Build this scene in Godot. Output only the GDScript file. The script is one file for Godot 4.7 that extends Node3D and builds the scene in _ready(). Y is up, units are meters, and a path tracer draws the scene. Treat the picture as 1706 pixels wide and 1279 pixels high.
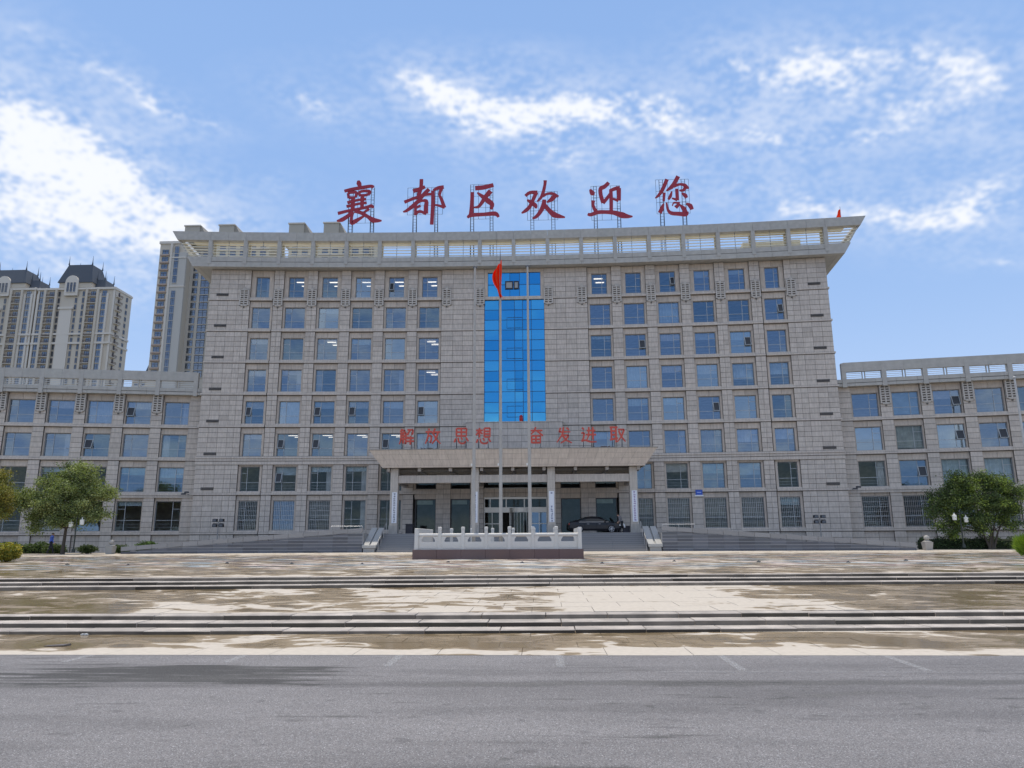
extends Node3D

# ---------------------------------------------------------------- mesh builder
class Builder:
	var v := PackedVector3Array()
	var n := PackedVector3Array()
	var c := PackedColorArray()
	var u := PackedVector2Array()
	var i := PackedInt32Array()
	var mapped := false
	var x0 := 0.0
	var z0 := 0.0
	var sx := 1.0
	var sz := 1.0
	func map_uv(ax: float, az: float, w: float, h: float) -> void:
		mapped = true; x0 = ax; z0 = az; sx = w; sz = h
	func _p(p: Vector3, nn: Vector3, col: Color, uv := Vector2.ZERO) -> void:
		v.push_back(p); n.push_back(nn); c.push_back(col)
		u.push_back(Vector2((p.x - x0) / sx, (p.z - z0) / sz) if mapped else uv)
	# corners run counter-clockwise seen from outside
	func quad(a: Vector3, b: Vector3, d: Vector3, e: Vector3, col: Color) -> void:
		var nn := (d - a).cross(e - b)
		if nn.length_squared() < 1e-12:
			return
		nn = nn.normalized()
		var k := v.size()
		_p(a, nn, col, Vector2(0, 1)); _p(b, nn, col, Vector2(1, 1)); _p(d, nn, col, Vector2(1, 0)); _p(e, nn, col, Vector2(0, 0))
		i.append_array(PackedInt32Array([k, k + 2, k + 1, k, k + 3, k + 2]))
	func tri(a: Vector3, b: Vector3, d: Vector3, col: Color) -> void:
		var nn := (b - a).cross(d - a)
		if nn.length_squared() < 1e-14:
			return
		nn = nn.normalized()
		var k := v.size()
		_p(a, nn, col); _p(b, nn, col); _p(d, nn, col)
		i.append_array(PackedInt32Array([k, k + 2, k + 1]))
	# eight corners: index = u + 2 v + 4 w, u to the right, v up, w outwards
	func hexa(p: Array, col: Color, faces := 63) -> void:
		if faces & 1: quad(p[4], p[5], p[7], p[6], col)
		if faces & 2: quad(p[1], p[0], p[2], p[3], col)
		if faces & 4: quad(p[5], p[1], p[3], p[7], col)
		if faces & 8: quad(p[0], p[4], p[6], p[2], col)
		if faces & 16: quad(p[6], p[7], p[3], p[2], col)
		if faces & 32: quad(p[0], p[1], p[5], p[4], col)
	func box(a: Vector3, b: Vector3, col: Color) -> void:
		hexa([Vector3(a.x, a.y, a.z), Vector3(b.x, a.y, a.z), Vector3(a.x, b.y, a.z), Vector3(b.x, b.y, a.z), Vector3(a.x, a.y, b.z), Vector3(b.x, a.y, b.z), Vector3(a.x, b.y, b.z), Vector3(b.x, b.y, b.z)], col)
	# box with its four upright edges and top edges chamfered
	func cbox(a: Vector3, b: Vector3, ch: float, col: Color) -> void:
		var lo := [Vector3(a.x + ch, a.y, a.z), Vector3(b.x - ch, a.y, a.z), Vector3(b.x, a.y, a.z + ch), Vector3(b.x, a.y, b.z - ch), Vector3(b.x - ch, a.y, b.z), Vector3(a.x + ch, a.y, b.z), Vector3(a.x, a.y, b.z - ch), Vector3(a.x, a.y, a.z + ch)]
		var up := Vector3(0, b.y - ch - a.y, 0)
		var mid := Vector3((a.x + b.x) / 2, b.y, (a.z + b.z) / 2)
		for k in 8:
			var p: Vector3 = lo[k]
			var q: Vector3 = lo[(k + 1) % 8]
			quad(q, p, p + up, q + up, col)
			var pi := p + up
			var qi := q + up
			var pt := Vector3(clampf(pi.x, a.x + ch * 2, b.x - ch * 2), b.y, clampf(pi.z, a.z + ch * 2, b.z - ch * 2))
			var qt := Vector3(clampf(qi.x, a.x + ch * 2, b.x - ch * 2), b.y, clampf(qi.z, a.z + ch * 2, b.z - ch * 2))
			quad(qi, pi, pt, qt, col)
			tri(qt, pt, mid, col)
			tri(p, q, Vector3(mid.x, a.y, mid.z), col)
	func tube(pts: Array, rad: Array, col: Color, seg := 8, caps := true) -> void:
		var rings := []
		var m := pts.size()
		var side := Vector3.ZERO
		for k in m:
			var d: Vector3 = (pts[mini(k + 1, m - 1)] - pts[maxi(k - 1, 0)]).normalized()
			if side == Vector3.ZERO:
				side = d.cross(Vector3(0.31, 0.2, 0.93) if absf(d.z) < 0.9 else Vector3(1, 0, 0)).normalized()
			side = (side - d * side.dot(d)).normalized()
			var o := d.cross(side)
			var ring := []
			for j in seg:
				var t := TAU * j / seg
				ring.push_back([pts[k] + (side * cos(t) + o * sin(t)) * rad[k], side * cos(t) + o * sin(t)])
			rings.push_back(ring)
		for k in m - 1:
			for j in seg:
				var a = rings[k][j]
				var b = rings[k][(j + 1) % seg]
				var d2 = rings[k + 1][(j + 1) % seg]
				var e = rings[k + 1][j]
				var q := v.size()
				_p(a[0], a[1], col); _p(b[0], b[1], col); _p(d2[0], d2[1], col); _p(e[0], e[1], col)
				i.append_array(PackedInt32Array([q, q + 2, q + 1, q, q + 3, q + 2]))
		if caps:
			for j in range(1, seg - 1):
				tri(rings[0][0][0], rings[0][j + 1][0], rings[0][j][0], col)
				tri(rings[m - 1][0][0], rings[m - 1][j][0], rings[m - 1][j + 1][0], col)
	func bar(a: Vector3, b: Vector3, r: float, col: Color, seg := 6) -> void:
		tube([a, b], [r, r], col, seg)
	# profile of (radius, height) turned round a vertical axis
	func lathe(at: Vector3, prof: Array, col: Color, seg := 16) -> void:
		for k in prof.size() - 1:
			var p: Vector2 = prof[k]
			var q: Vector2 = prof[k + 1]
			for j in seg:
				var t := TAU * j / seg
				var s := TAU * (j + 1) / seg
				quad(at + Vector3(p.x * sin(t), p.y, p.x * cos(t)), at + Vector3(p.x * sin(s), p.y, p.x * cos(s)), at + Vector3(q.x * sin(s), q.y, q.x * cos(s)), at + Vector3(q.x * sin(t), q.y, q.x * cos(t)), col)
	func mesh(m: Material) -> ArrayMesh:
		var a := []
		a.resize(Mesh.ARRAY_MAX)
		a[Mesh.ARRAY_VERTEX] = v; a[Mesh.ARRAY_NORMAL] = n; a[Mesh.ARRAY_COLOR] = c; a[Mesh.ARRAY_TEX_UV] = u; a[Mesh.ARRAY_INDEX] = i
		var out := ArrayMesh.new()
		out.add_surface_from_arrays(Mesh.PRIMITIVE_TRIANGLES, a)
		out.surface_set_material(0, m)
		return out

var M := {}
var rng := RandomNumberGenerator.new()
var used := {}

func numbered(called: String) -> String:
	used[called] = used.get(called, -1) + 1
	return called if used[called] == 0 else "%s_%03d" % [called, used[called]]

func tag(o: Node, label: String, category: String, group := "") -> void:
	o.set_meta("label", label)
	o.set_meta("category", category)
	if group != "":
		o.set_meta("group", group)

func thing(called: String, label: String, category: String, at := Vector3.ZERO, group := "") -> Node3D:
	var o := Node3D.new()
	o.name = numbered(called)
	add_child(o)
	o.position = at
	tag(o, label, category, group)
	return o

func part(parent: Node3D, called: String, b: Builder, m: Material, stuff := false) -> MeshInstance3D:
	var o := MeshInstance3D.new()
	o.name = called
	o.mesh = b.mesh(m)
	parent.add_child(o, true)
	if stuff:
		o.set_meta("kind", "stuff")
	return o

func part_mesh(parent: Node3D, called: String, m: Mesh, t: Transform3D) -> MeshInstance3D:
	var o := MeshInstance3D.new()
	o.name = called
	o.mesh = m
	o.transform = t
	parent.add_child(o, true)
	return o

func whole(called: String, label: String, category: String, b: Builder, m: Material, group := "") -> MeshInstance3D:
	var o := part(self, numbered(called), b, m)
	tag(o, label, category, group)
	return o

func struct(called: String, b: Builder, m: Material) -> MeshInstance3D:
	var o := part(self, numbered(called), b, m)
	o.set_meta("kind", "structure")
	return o

func struct_node(called: String) -> Node3D:
	var o := Node3D.new()
	o.name = numbered(called)
	add_child(o)
	o.set_meta("kind", "structure")
	return o

func g(k: float) -> Color:
	return Color(k, k, k)

func jit(c: Color, k: float) -> Color:
	var f := 1.0 + rng.randf_range(-k, k)
	return Color(c.r * f, c.g * f, c.b * f)

func bend(points: Array, x: float) -> float:
	for k in points.size() - 1:
		if x <= points[k + 1].x:
			var p: Vector2 = points[k]
			var q: Vector2 = points[k + 1]
			return lerpf(p.y, q.y, (x - p.x) / (q.x - p.x))
	return points[points.size() - 1].y

# ---------------------------------------------------------------- materials
func noise_tex(freq: float, lo: float, hi: float, octaves := 4, kind := FastNoiseLite.TYPE_SIMPLEX_SMOOTH, size := 512, seed_ := 1) -> NoiseTexture2D:
	var f := FastNoiseLite.new()
	f.noise_type = kind
	f.frequency = freq
	f.fractal_octaves = octaves
	f.seed = seed_
	var t := NoiseTexture2D.new()
	t.width = size; t.height = size; t.seamless = true; t.noise = f
	var gr := Gradient.new()
	gr.set_color(0, g(lo)); gr.set_color(1, g(hi))
	t.color_ramp = gr
	return t

# albedo comes from the vertex colours (linear), times a fine grain
func mat(called: String, rough: float, grain: Texture2D = null, scale := 1.0, metallic := 0.0, specular := 0.5) -> StandardMaterial3D:
	var m := StandardMaterial3D.new()
	m.resource_name = called
	m.vertex_color_use_as_albedo = true
	m.roughness = rough
	m.metallic = metallic
	m.metallic_specular = specular
	if grain:
		m.albedo_texture = grain
		m.uv1_triplanar = true
		m.uv1_world_triplanar = true
		m.uv1_scale = Vector3.ONE * scale
	M[called] = m
	return m

func coated_glass(called: String, tint: Color, share: float, rough := 0.03) -> ORMMaterial3D:
	var im := Image.create(4, 4, false, Image.FORMAT_RGB8)
	im.fill(Color(1.0, rough, 1.0))
	var m := ORMMaterial3D.new()
	m.resource_name = called
	m.orm_texture = ImageTexture.create_from_image(im)
	m.albedo_color = Color(tint.linear_to_srgb(), share)
	m.transparency = BaseMaterial3D.TRANSPARENCY_ALPHA
	M[called] = m
	return m

func make_materials() -> void:
	var stone := noise_tex(0.02, 0.90, 1.0, 5, FastNoiseLite.TYPE_SIMPLEX_SMOOTH, 512, 3)
	var fine := noise_tex(0.12, 0.82, 1.0, 3, FastNoiseLite.TYPE_SIMPLEX_SMOOTH, 512, 4)
	var blotch := noise_tex(0.006, 0.74, 1.0, 6, FastNoiseLite.TYPE_SIMPLEX_SMOOTH, 512, 5)
	mat("stone", 0.62, noise_tex(0.02, 0.87, 1.0, 5, FastNoiseLite.TYPE_SIMPLEX_SMOOTH, 512, 3), 0.23)
	# weather runs down the stone: the grain is drawn out upright
	M.stone.uv1_scale = Vector3(0.42, 0.085, 0.42)
	mat("granite", 0.6, fine, 0.8)
	mat("concrete", 0.85, blotch, 0.35)
	mat("step_stone", 0.7, blotch, 0.5)
	mat("paint", 0.55, stone, 0.15)
	mat("mortar", 0.95)
	mat("metal", 0.38, null, 1.0, 0.9)
	mat("steel", 0.45, null, 1.0, 0.35)
	mat("plastic", 0.45)
	mat("red_metal", 0.55, fine, 0.3)
	mat("interior", 0.9, blotch, 0.3)
	mat("cloth", 0.9)
	M.cloth.cull_mode = BaseMaterial3D.CULL_DISABLED
	M.cloth.backlight_enabled = true
	M.cloth.backlight = Color(1.0, 0.20, 0.08)
	mat("bark", 0.95, noise_tex(0.05, 0.6, 1.0, 5, FastNoiseLite.TYPE_SIMPLEX_SMOOTH, 256, 9), 1.5)
	mat("leaf", 0.55)
	M.leaf.cull_mode = BaseMaterial3D.CULL_DISABLED
	M.leaf.backlight_enabled = true
	M.leaf.backlight = Color(0.75, 0.8, 0.35)
	mat("skin", 0.8)
	mat("concrete_white", 0.6, fine, 0.6)
	mat("far_paint", 0.9)
	mat("cloth_plain", 0.9)
	mat("car_paint", 0.3, null, 1.0, 0.0, 0.35)
	M.car_paint.clearcoat_enabled = true
	M.car_paint.clearcoat = 0.35
	M.car_paint.clearcoat_roughness = 0.05
	mat("rubber", 0.9)
	coated_glass("glass_a", Color(0.28, 0.38, 0.51), 0.5)
	coated_glass("glass_b", Color(0.22, 0.33, 0.45), 0.48)
	coated_glass("glass_c", Color(0.36, 0.45, 0.53), 0.62, 0.05)
	coated_glass("glass_dark", Color(0.13, 0.17, 0.17), 0.25)
	coated_glass("glass_far", Color(0.20, 0.24, 0.30), 0.7, 0.1)
	coated_glass("glass_blue", Color(0.06, 0.35, 0.66), 0.88, 0.04)
	coated_glass("glass_blue_pale", Color(0.085, 0.42, 0.72), 0.86, 0.04)
	coated_glass("glass_blue_deep", Color(0.045, 0.30, 0.60), 0.88, 0.04)
	var lit := StandardMaterial3D.new()
	lit.albedo_color = Color(0.9, 0.9, 0.9)
	lit.emission_enabled = true
	lit.emission = Color(1.0, 0.97, 0.9)
	lit.emission_energy_multiplier = 1.6
	M.tube_light = lit
	for k in ["glass_a", "glass_b", "glass_c", "glass_dark", "glass_far", "glass_blue", "glass_blue_pale", "glass_blue_deep"]:
		M[k].resource_name = k

func _ready() -> void:
	rng.seed = 20240601
	# camera
	var cam := Camera3D.new()
	cam.name = "camera"
	cam.fov = 55.325
	cam.near = 0.1
	cam.far = 4000.0
	cam.transform = Transform3D(Basis(Vector3(0.99914, -0.005245, -0.041139), Vector3(0.013632, 0.978387, 0.206334), Vector3(0.039168, -0.206717, 0.977616)).orthonormalized(), Vector3(2.63, 1.6, 72.45))
	add_child(cam)
	cam.current = true
	# sky, exposure
	var we := WorldEnvironment.new()
	we.name = "world_environment"
	var env := Environment.new()
	env.background_mode = Environment.BG_SKY
	var sky := Sky.new()
	var pano := PanoramaSkyMaterial.new()
	pano.panorama = sky_picture()
	sky.sky_material = pano
	env.sky = sky
	env.background_energy_multiplier = 1.0
	env.ambient_light_source = Environment.AMBIENT_SOURCE_SKY
	env.tonemap_mode = Environment.TONE_MAPPER_LINEAR
	env.tonemap_exposure = 1.44
	env.sdfgi_enabled = true
	env.ssao_enabled = true
	env.ssil_enabled = true
	we.environment = env
	add_child(we)
	# sun: high, behind the building and a little to the left
	var sun := DirectionalLight3D.new()
	sun.name = "sun"
	var el := deg_to_rad(74.0)
	var az := deg_to_rad(25.0)
	var to_sun := Vector3(-sin(az) * cos(el), sin(el), -cos(az) * cos(el))
	sun.basis = Basis.looking_at(-to_sun, Vector3(0, 0, 1))
	sun.light_color = Color(1.0, 0.955, 0.88)
	sun.light_energy = 0.70
	sun.light_angular_distance = 0.5
	sun.shadow_enabled = true
	add_child(sun)

	make_materials()
	build_ground()
	build_office()
	build_stairs_and_ramps()
	build_towers()
	build_trees()
	build_roof_signs()
	build_slogan()
	build_name_boards()
	build_balustrade()
	build_flagpoles()
	build_car()
	build_people()
	build_small_things()

func sky_picture() -> ImageTexture:
	var w := 2048
	var h := 1024
	var f := FastNoiseLite.new()
	f.noise_type = FastNoiseLite.TYPE_SIMPLEX_SMOOTH
	f.frequency = 1.0
	f.fractal_octaves = 6
	f.fractal_gain = 0.58
	f.seed = 11
	var f2 := FastNoiseLite.new()
	f2.noise_type = FastNoiseLite.TYPE_SIMPLEX_SMOOTH
	f2.frequency = 1.0
	f2.fractal_octaves = 3
	f2.seed = 5
	# cloud banks: azimuth, elevation, half width, half height (degrees), slope, strength
	var banks := [
[-38.3, 24.5, 6.0, 3.4, -0.106, 1.15], [-34.3, 24.3, 5.8, 3.3, -0.459, 1.15], [-30.6, 22.3, 5.8, 2.4, -0.361, 1.1], [-25.0, 21.0, 4.8, 1.3, -0.2, 0.75], [-37.1, 20.6, 6.91, 2.27, 0.109, 0.85],
		[-26.9, 21.9, 5.97, 1.16, -0.096, 0.7], [-34.7, 17.9, 5.4, 1.57, 0.067, 0.5], [-35.2, 31.1, 2.99, 0.49, -0.182, 0.75], [-30.4, 29.7, 2.59, 1.05, -0.271, 0.85],
		[-26.7, 29.2, 2.0, 0.39, -0.084, 0.6], [-39.2, 31.9, 0.48, 0.27, 0.33, 0.6], [-18.8, 31.6, 3.66, 1.36, -0.082, 0.6], [-21.9, 26.0, 1.83, 0.67, 0.042, 0.55],
		[-21.0, 32.1, 1.92, 0.47, -0.103, 0.35], [-10.1, 34.0, 3.11, 1.04, -0.097, 0.75], [-6.0, 32.5, 5.72, 1.84, -0.096, 0.85], [0.3, 31.7, 6.73, 2.28, -0.066, 0.85],
		[8.5, 32.1, 7.51, 1.62, -0.133, 0.9], [12.8, 29.3, 5.25, 1.44, -0.209, 0.6], [1.8, 28.9, 6.61, 1.28, -0.163, 0.5], [-7.0, 35.1, 3.16, 0.55, -0.118, 0.45],
		[-1.0, 36.4, 2.12, 0.47, -0.017, 0.3], [17.0, 33.6, 2.75, 1.34, -0.422, 0.7], [22.0, 32.6, 5.24, 1.68, -0.212, 0.8], [28.7, 31.8, 5.77, 1.42, -0.324, 0.75],
		[33.3, 29.1, 3.81, 2.09, -0.312, 0.65], [19.3, 28.6, 3.06, 1.0, -0.359, 0.7], [25.7, 27.5, 4.47, 1.07, -0.128, 0.75], [29.8, 28.3, 4.04, 1.28, -0.372, 0.6],
		[24.4, 30.4, 4.58, 1.51, -0.226, 0.5], [21.0, 23.5, 4.67, 1.24, -0.165, 0.75], [27.4, 21.6, 5.27, 1.27, -0.256, 0.75], [32.6, 21.8, 3.9, 1.87, 0.079, 0.85],
		[32.9, 17.6, 1.49, 0.34, -0.21, 0.7], [17.2, 26.0, 5.42, 1.04, -0.147, 0.4], [31.6, 24.7, 3.57, 1.11, -0.155, 0.4], [-9.9, 24.7, 12.9, 0.97, 0.044, 0.35],
		[5.2, 25.9, 9.96, 1.09, -0.058, 0.3]]
	var data := PackedFloat32Array()
	data.resize(w * h * 3)
	var zen := Color(0.13, 0.24, 0.49)
	var mid := Color(0.215, 0.345, 0.60)
	var low := Color(0.32, 0.45, 0.67)
	var k := 0
	for y in h:
		var elv := (0.5 - (y + 0.5) / h) * PI
		var e := rad_to_deg(elv)
		if e < -1.0:
			for x in w:
				data[k] = 0.30; data[k + 1] = 0.29; data[k + 2] = 0.28
				k += 3
			continue
		var base := low.lerp(mid, smoothstep(0.0, 28.0, e)).lerp(zen, smoothstep(24.0, 75.0, e))
		var ce := cos(elv)
		var se := maxf(sin(elv), 0.0)
		for x in w:
			var azm := wrapf((x + 0.5) / w * TAU, -PI, PI)
			var a := rad_to_deg(azm)
			# clouds lie on a level sheet: stretch them with distance
			var s := 1.0 / (se + 0.22)
			var px := ce * sin(azm) * s
			var pz := ce * cos(azm) * s
			var broad := f2.get_noise_2d(px * 1.1 + 3.0, pz * 1.1)
			var lie := clampf(0.34 + broad * 1.1, 0.0, 0.85)
			var thin := lie * 0.5
			if absf(a) < 62.0 and e < 52.0:
				var near := 0.0
				thin = 0.0
				for b in banks:
					var da: float = (a - b[0]) / b[2]
					if absf(da) < 2.8:
						var de: float = (e - b[1] - b[4] * (a - b[0])) / b[3]
						var r := da * da + de * de
						if r < 8.0:
							near += b[5] * exp(-1.25 * r)
							thin += b[5] * exp(-0.42 * r)
				var inside := (1.0 - smoothstep(46.0, 62.0, absf(a))) * (1.0 - smoothstep(41.0, 52.0, e))
				lie = lerpf(lie, minf(near * 0.62, 0.92), inside)
			var d := 0.0
			if lie > 0.02 or thin > 0.05:
				var warp := f2.get_noise_2d(px * 3.0 + 40.0, pz * 3.0) * 0.2
				var n := f.get_noise_2d(px * 6.0 + warp + 7.0, pz * 9.0 - warp) * 0.8 + f.get_noise_2d(px * 30.0 + pz * 14.0, pz * 58.0 - px * 10.0) * 0.95
				d = smoothstep(0.06, 0.92, lie + n * 1.35 * minf(lie, 0.6)) * smoothstep(0.03, 0.26, lie)
				d *= lerpf(0.72, 1.0, smoothstep(0.45, 0.85, lie + n * 0.5))
				d = maxf(d, minf(thin * 0.22, 0.40) * clampf(0.62 + n * 1.3, 0.0, 1.3))
			var veil := smoothstep(18.0, 0.0, e) * 0.18
			d = clampf(d * 0.95 + veil, 0.0, 1.0)
			data[k] = lerpf(base.r, 0.68, d); data[k + 1] = lerpf(base.g, 0.695, d); data[k + 2] = lerpf(base.b, 0.73, d)
			k += 3
	return ImageTexture.create_from_image(Image.create_from_data(w, h, false, Image.FORMAT_RGBF, data.to_byte_array()))

# ---------------------------------------------------------------- ground, road, plaza, steps
var STEP_LOW := [Vector2(-60, 60.6), Vector2(-20, 59.55), Vector2(-7, 59.34), Vector2(-3.7, 59.33), Vector2(2, 59.19), Vector2(6.2, 58.97), Vector2(11, 58.8), Vector2(24, 58.3), Vector2(60, 56.9)]
var STEP_HIGH := [Vector2(-60, 53.4), Vector2(-20, 51.75), Vector2(-12.9, 51.45), Vector2(-7.6, 51.2), Vector2(-2.7, 50.76), Vector2(1.7, 50.40), Vector2(6.1, 50.14), Vector2(11.3, 49.95), Vector2(16.7, 49.79), Vector2(60, 48.6)]
const PLAZA := 0.557
const ROAD_EDGE := 61.62

func wetness(n1: FastNoiseLite, n2: FastNoiseLite, x: float, z: float) -> float:
	var b := 0.0
	if z > 59.0:
		b = 0.30 - smoothstep(60.7, 61.3, z) * 0.75
		b += 0.25 * sin(x * 0.9) * smoothstep(59.0, 60.5, z)
	elif z > 50.5:
		b = 0.34 - smoothstep(-6.5, -4.6, x) * 0.34 + smoothstep(-3.6, -3.0, x) * 0.12 - smoothstep(-2.6, 0.0, x) * 0.16
		b -= smoothstep(2.5, 3.4, x) * 0.42
		b += smoothstep(6.6, 7.6, x) * 0.42 + smoothstep(8.2, 9.4, x) * 0.45
		b -= smoothstep(57.3, 58.2, z) * 0.45 * smoothstep(-7.0, -5.0, x) * (1.0 - smoothstep(8.8, 9.6, x))
	else:
		b = 0.26 - smoothstep(26.0, 15.0, z) * 0.6
		b -= smoothstep(49.2, 50.0, z) * 0.3
		b += smoothstep(-4.0, -12.0, x) * 0.12 + smoothstep(9.0, 18.0, x) * 0.08
		b -= 0.14 * exp(-((z - 39.0) * (z - 39.0)) / 40.0)
	var warp := n2.get_noise_2d(x * 0.5 + 30.0, z * 0.9) * 0.8
	var v := n1.get_noise_2d(x * 0.42 + z * 0.14 + warp * 0.5, z * 0.80 + warp) * 0.8 + n2.get_noise_2d(x * 2.4, z * 4.2) * 0.16
	return b + v

func paving_material(called: String, x0: float, z0: float, w: float, h: float, rx: int, rz: int, tints: bool) -> StandardMaterial3D:
	var n1 := FastNoiseLite.new()
	n1.frequency = 1.0
	n1.fractal_octaves = 4
	n1.seed = 21
	n1.noise_type = FastNoiseLite.TYPE_SIMPLEX_SMOOTH
	var n2 := FastNoiseLite.new()
	n2.frequency = 1.0
	n2.fractal_octaves = 2
	n2.seed = 8
	n2.noise_type = FastNoiseLite.TYPE_SIMPLEX_SMOOTH
	var col := PackedByteArray()
	var rough := PackedByteArray()
	col.resize(rx * rz * 3)
	rough.resize(rx * rz)
	var k := 0
	for j in rz:
		var z := z0 + h * (j + 0.5) / rz
		for i in rx:
			var x := x0 + w * (i + 0.5) / rx
			var m := wetness(n1, n2, x, z)
			var wet := smoothstep(-0.02, 0.035, m)
			var damp := smoothstep(-0.22, 0.0, m)
			var sp := n2.get_noise_2d(x * 7.0 + 90.0, z * 7.0) * 0.5 + 0.5
			var deep := smoothstep(0.05, 0.55, m)
			var dry := Color(0.575, 0.515, 0.435) * (0.86 + 0.16 * sp)
			dry = dry.lerp(Color(0.45, 0.395, 0.32), damp * 0.35)
			var mud := Color(0.30, 0.23, 0.145).lerp(Color(0.235, 0.175, 0.10), deep) * (0.85 + 0.3 * sp)
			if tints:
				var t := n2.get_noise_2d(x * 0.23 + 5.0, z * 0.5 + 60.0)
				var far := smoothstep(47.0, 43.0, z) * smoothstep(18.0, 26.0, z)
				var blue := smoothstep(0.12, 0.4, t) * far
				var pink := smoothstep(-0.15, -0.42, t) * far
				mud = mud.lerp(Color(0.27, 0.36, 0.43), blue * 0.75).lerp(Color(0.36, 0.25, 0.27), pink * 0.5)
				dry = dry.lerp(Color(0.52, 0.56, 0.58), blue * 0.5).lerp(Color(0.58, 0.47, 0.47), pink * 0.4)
			var c := dry.lerp(mud, wet).linear_to_srgb()
			col[k * 3] = int(clampf(c.r, 0, 1) * 255.0); col[k * 3 + 1] = int(clampf(c.g, 0, 1) * 255.0); col[k * 3 + 2] = int(clampf(c.b, 0, 1) * 255.0)
			rough[k] = int(255.0 * lerpf(0.85, lerpf(0.40, 0.12, deep), wet))
			k += 1
	var mm := StandardMaterial3D.new()
	mm.resource_name = called
	mm.albedo_texture = ImageTexture.create_from_image(Image.create_from_data(rx, rz, false, Image.FORMAT_RGB8, col))
	mm.roughness_texture = ImageTexture.create_from_image(Image.create_from_data(rx, rz, false, Image.FORMAT_L8, rough))
	mm.roughness_texture_channel = BaseMaterial3D.TEXTURE_CHANNEL_RED
	mm.texture_repeat = false
	mm.metallic_specular = 0.35
	M[called] = mm
	return mm

func asphalt() -> StandardMaterial3D:
	# crushed stone set in binder: many small grains of different grey
	var size := 1024
	var r := RandomNumberGenerator.new()
	r.seed = 77
	var im := Image.create(size, size, false, Image.FORMAT_RGB8)
	im.fill(Color(0.22, 0.21, 0.205).linear_to_srgb())
	for k in 70000:
		var t := r.randf()
		var l := 0.08 + 0.32 * t * t + (0.34 if r.randf() < 0.05 else 0.0)
		var warm := r.randf_range(-0.04, 0.05)
		var c := Color(l * (1.0 + warm), l, l * (1.0 - warm * 0.6)).linear_to_srgb()
		var s := r.randi_range(2, 5)
		im.fill_rect(Rect2i(r.randi_range(0, size - 7), r.randi_range(0, size - 7), s, maxi(2, s - r.randi_range(0, 2))), c)
	var m := StandardMaterial3D.new()
	m.resource_name = "asphalt"
	m.albedo_texture = ImageTexture.create_from_image(im)
	m.uv1_triplanar = true
	m.uv1_world_triplanar = true
	m.uv1_scale = Vector3.ONE * 0.55
	m.roughness = 0.78
	m.heightmap_enabled = true
	m.heightmap_texture = m.albedo_texture
	m.heightmap_scale = 0.35
	# stains: wear in the wheel tracks, water run off the pavement
	var n := FastNoiseLite.new()
	n.frequency = 1.0
	n.fractal_octaves = 4
	n.seed = 31
	var w := 1024
	var h := 384
	var d := PackedByteArray()
	d.resize(w * h * 3)
	var q := 0
	for j in h:
		var z := 61.5 + 14.0 * j / h
		for i in w:
			var x := -16.0 + 36.0 * i / w
			var a := n.get_noise_2d(x * 0.35, z * 1.3)
			var b := n.get_noise_2d(x * 1.1 + 20.0, z * 3.4)
			var v := 0.86 + 0.09 * a + 0.05 * b + 0.22 * n.get_noise_2d(x * 0.09 + 300.0, z * 0.42)
			v -= 0.13 * smoothstep(0.05, 0.4, n.get_noise_2d(x * 0.16 + 500.0, z * 0.9 + 50.0))
			var pool := exp(-pow((x + 1.9) / 2.1, 4.0)) * exp(-pow((z - 63.05) / 0.72, 4.0)) * 0.9
			v -= 0.62 * smoothstep(0.30, 0.80, pool + 0.45 * a + 0.75 * n.get_noise_2d(x * 0.45 + 60.0, z * 5.0) + 0.2 * b)
			var run := exp(-pow((z - 63.72 + 0.03 * x) / 0.22, 2.0)) * (1.0 - smoothstep(9.0, 14.0, x))
			v -= 0.30 * smoothstep(0.3, 0.9, run + 0.4 * b + 0.2 * a)
			var spot := n.get_noise_2d(x * 1.6 + 200.0, z * 2.6)
			v -= 0.25 * smoothstep(0.47, 0.56, spot) * smoothstep(63.9, 64.6, z)
			v = clampf(v, 0.25, 1.0)
			var t := int(255.0 * pow(v, 1.0 / 2.2))
			d[q] = t; d[q + 1] = int(t * 0.995); d[q + 2] = int(t * (0.99 if v < 0.6 else 1.0))
			q += 3
	m.detail_enabled = true
	m.detail_blend_mode = BaseMaterial3D.BLEND_MODE_MUL
	m.detail_uv_layer = BaseMaterial3D.DETAIL_UV_1
	m.detail_albedo = ImageTexture.create_from_image(Image.create_from_data(w, h, false, Image.FORMAT_RGB8, d))
	M["asphalt"] = m
	return m

func sheet(b: Builder, x0: float, x1: float, z0: float, z1: float, y: float, col := Color.WHITE) -> void:
	b.quad(Vector3(x0, y, z1), Vector3(x1, y, z1), Vector3(x1, y, z0), Vector3(x0, y, z0), col)

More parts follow.
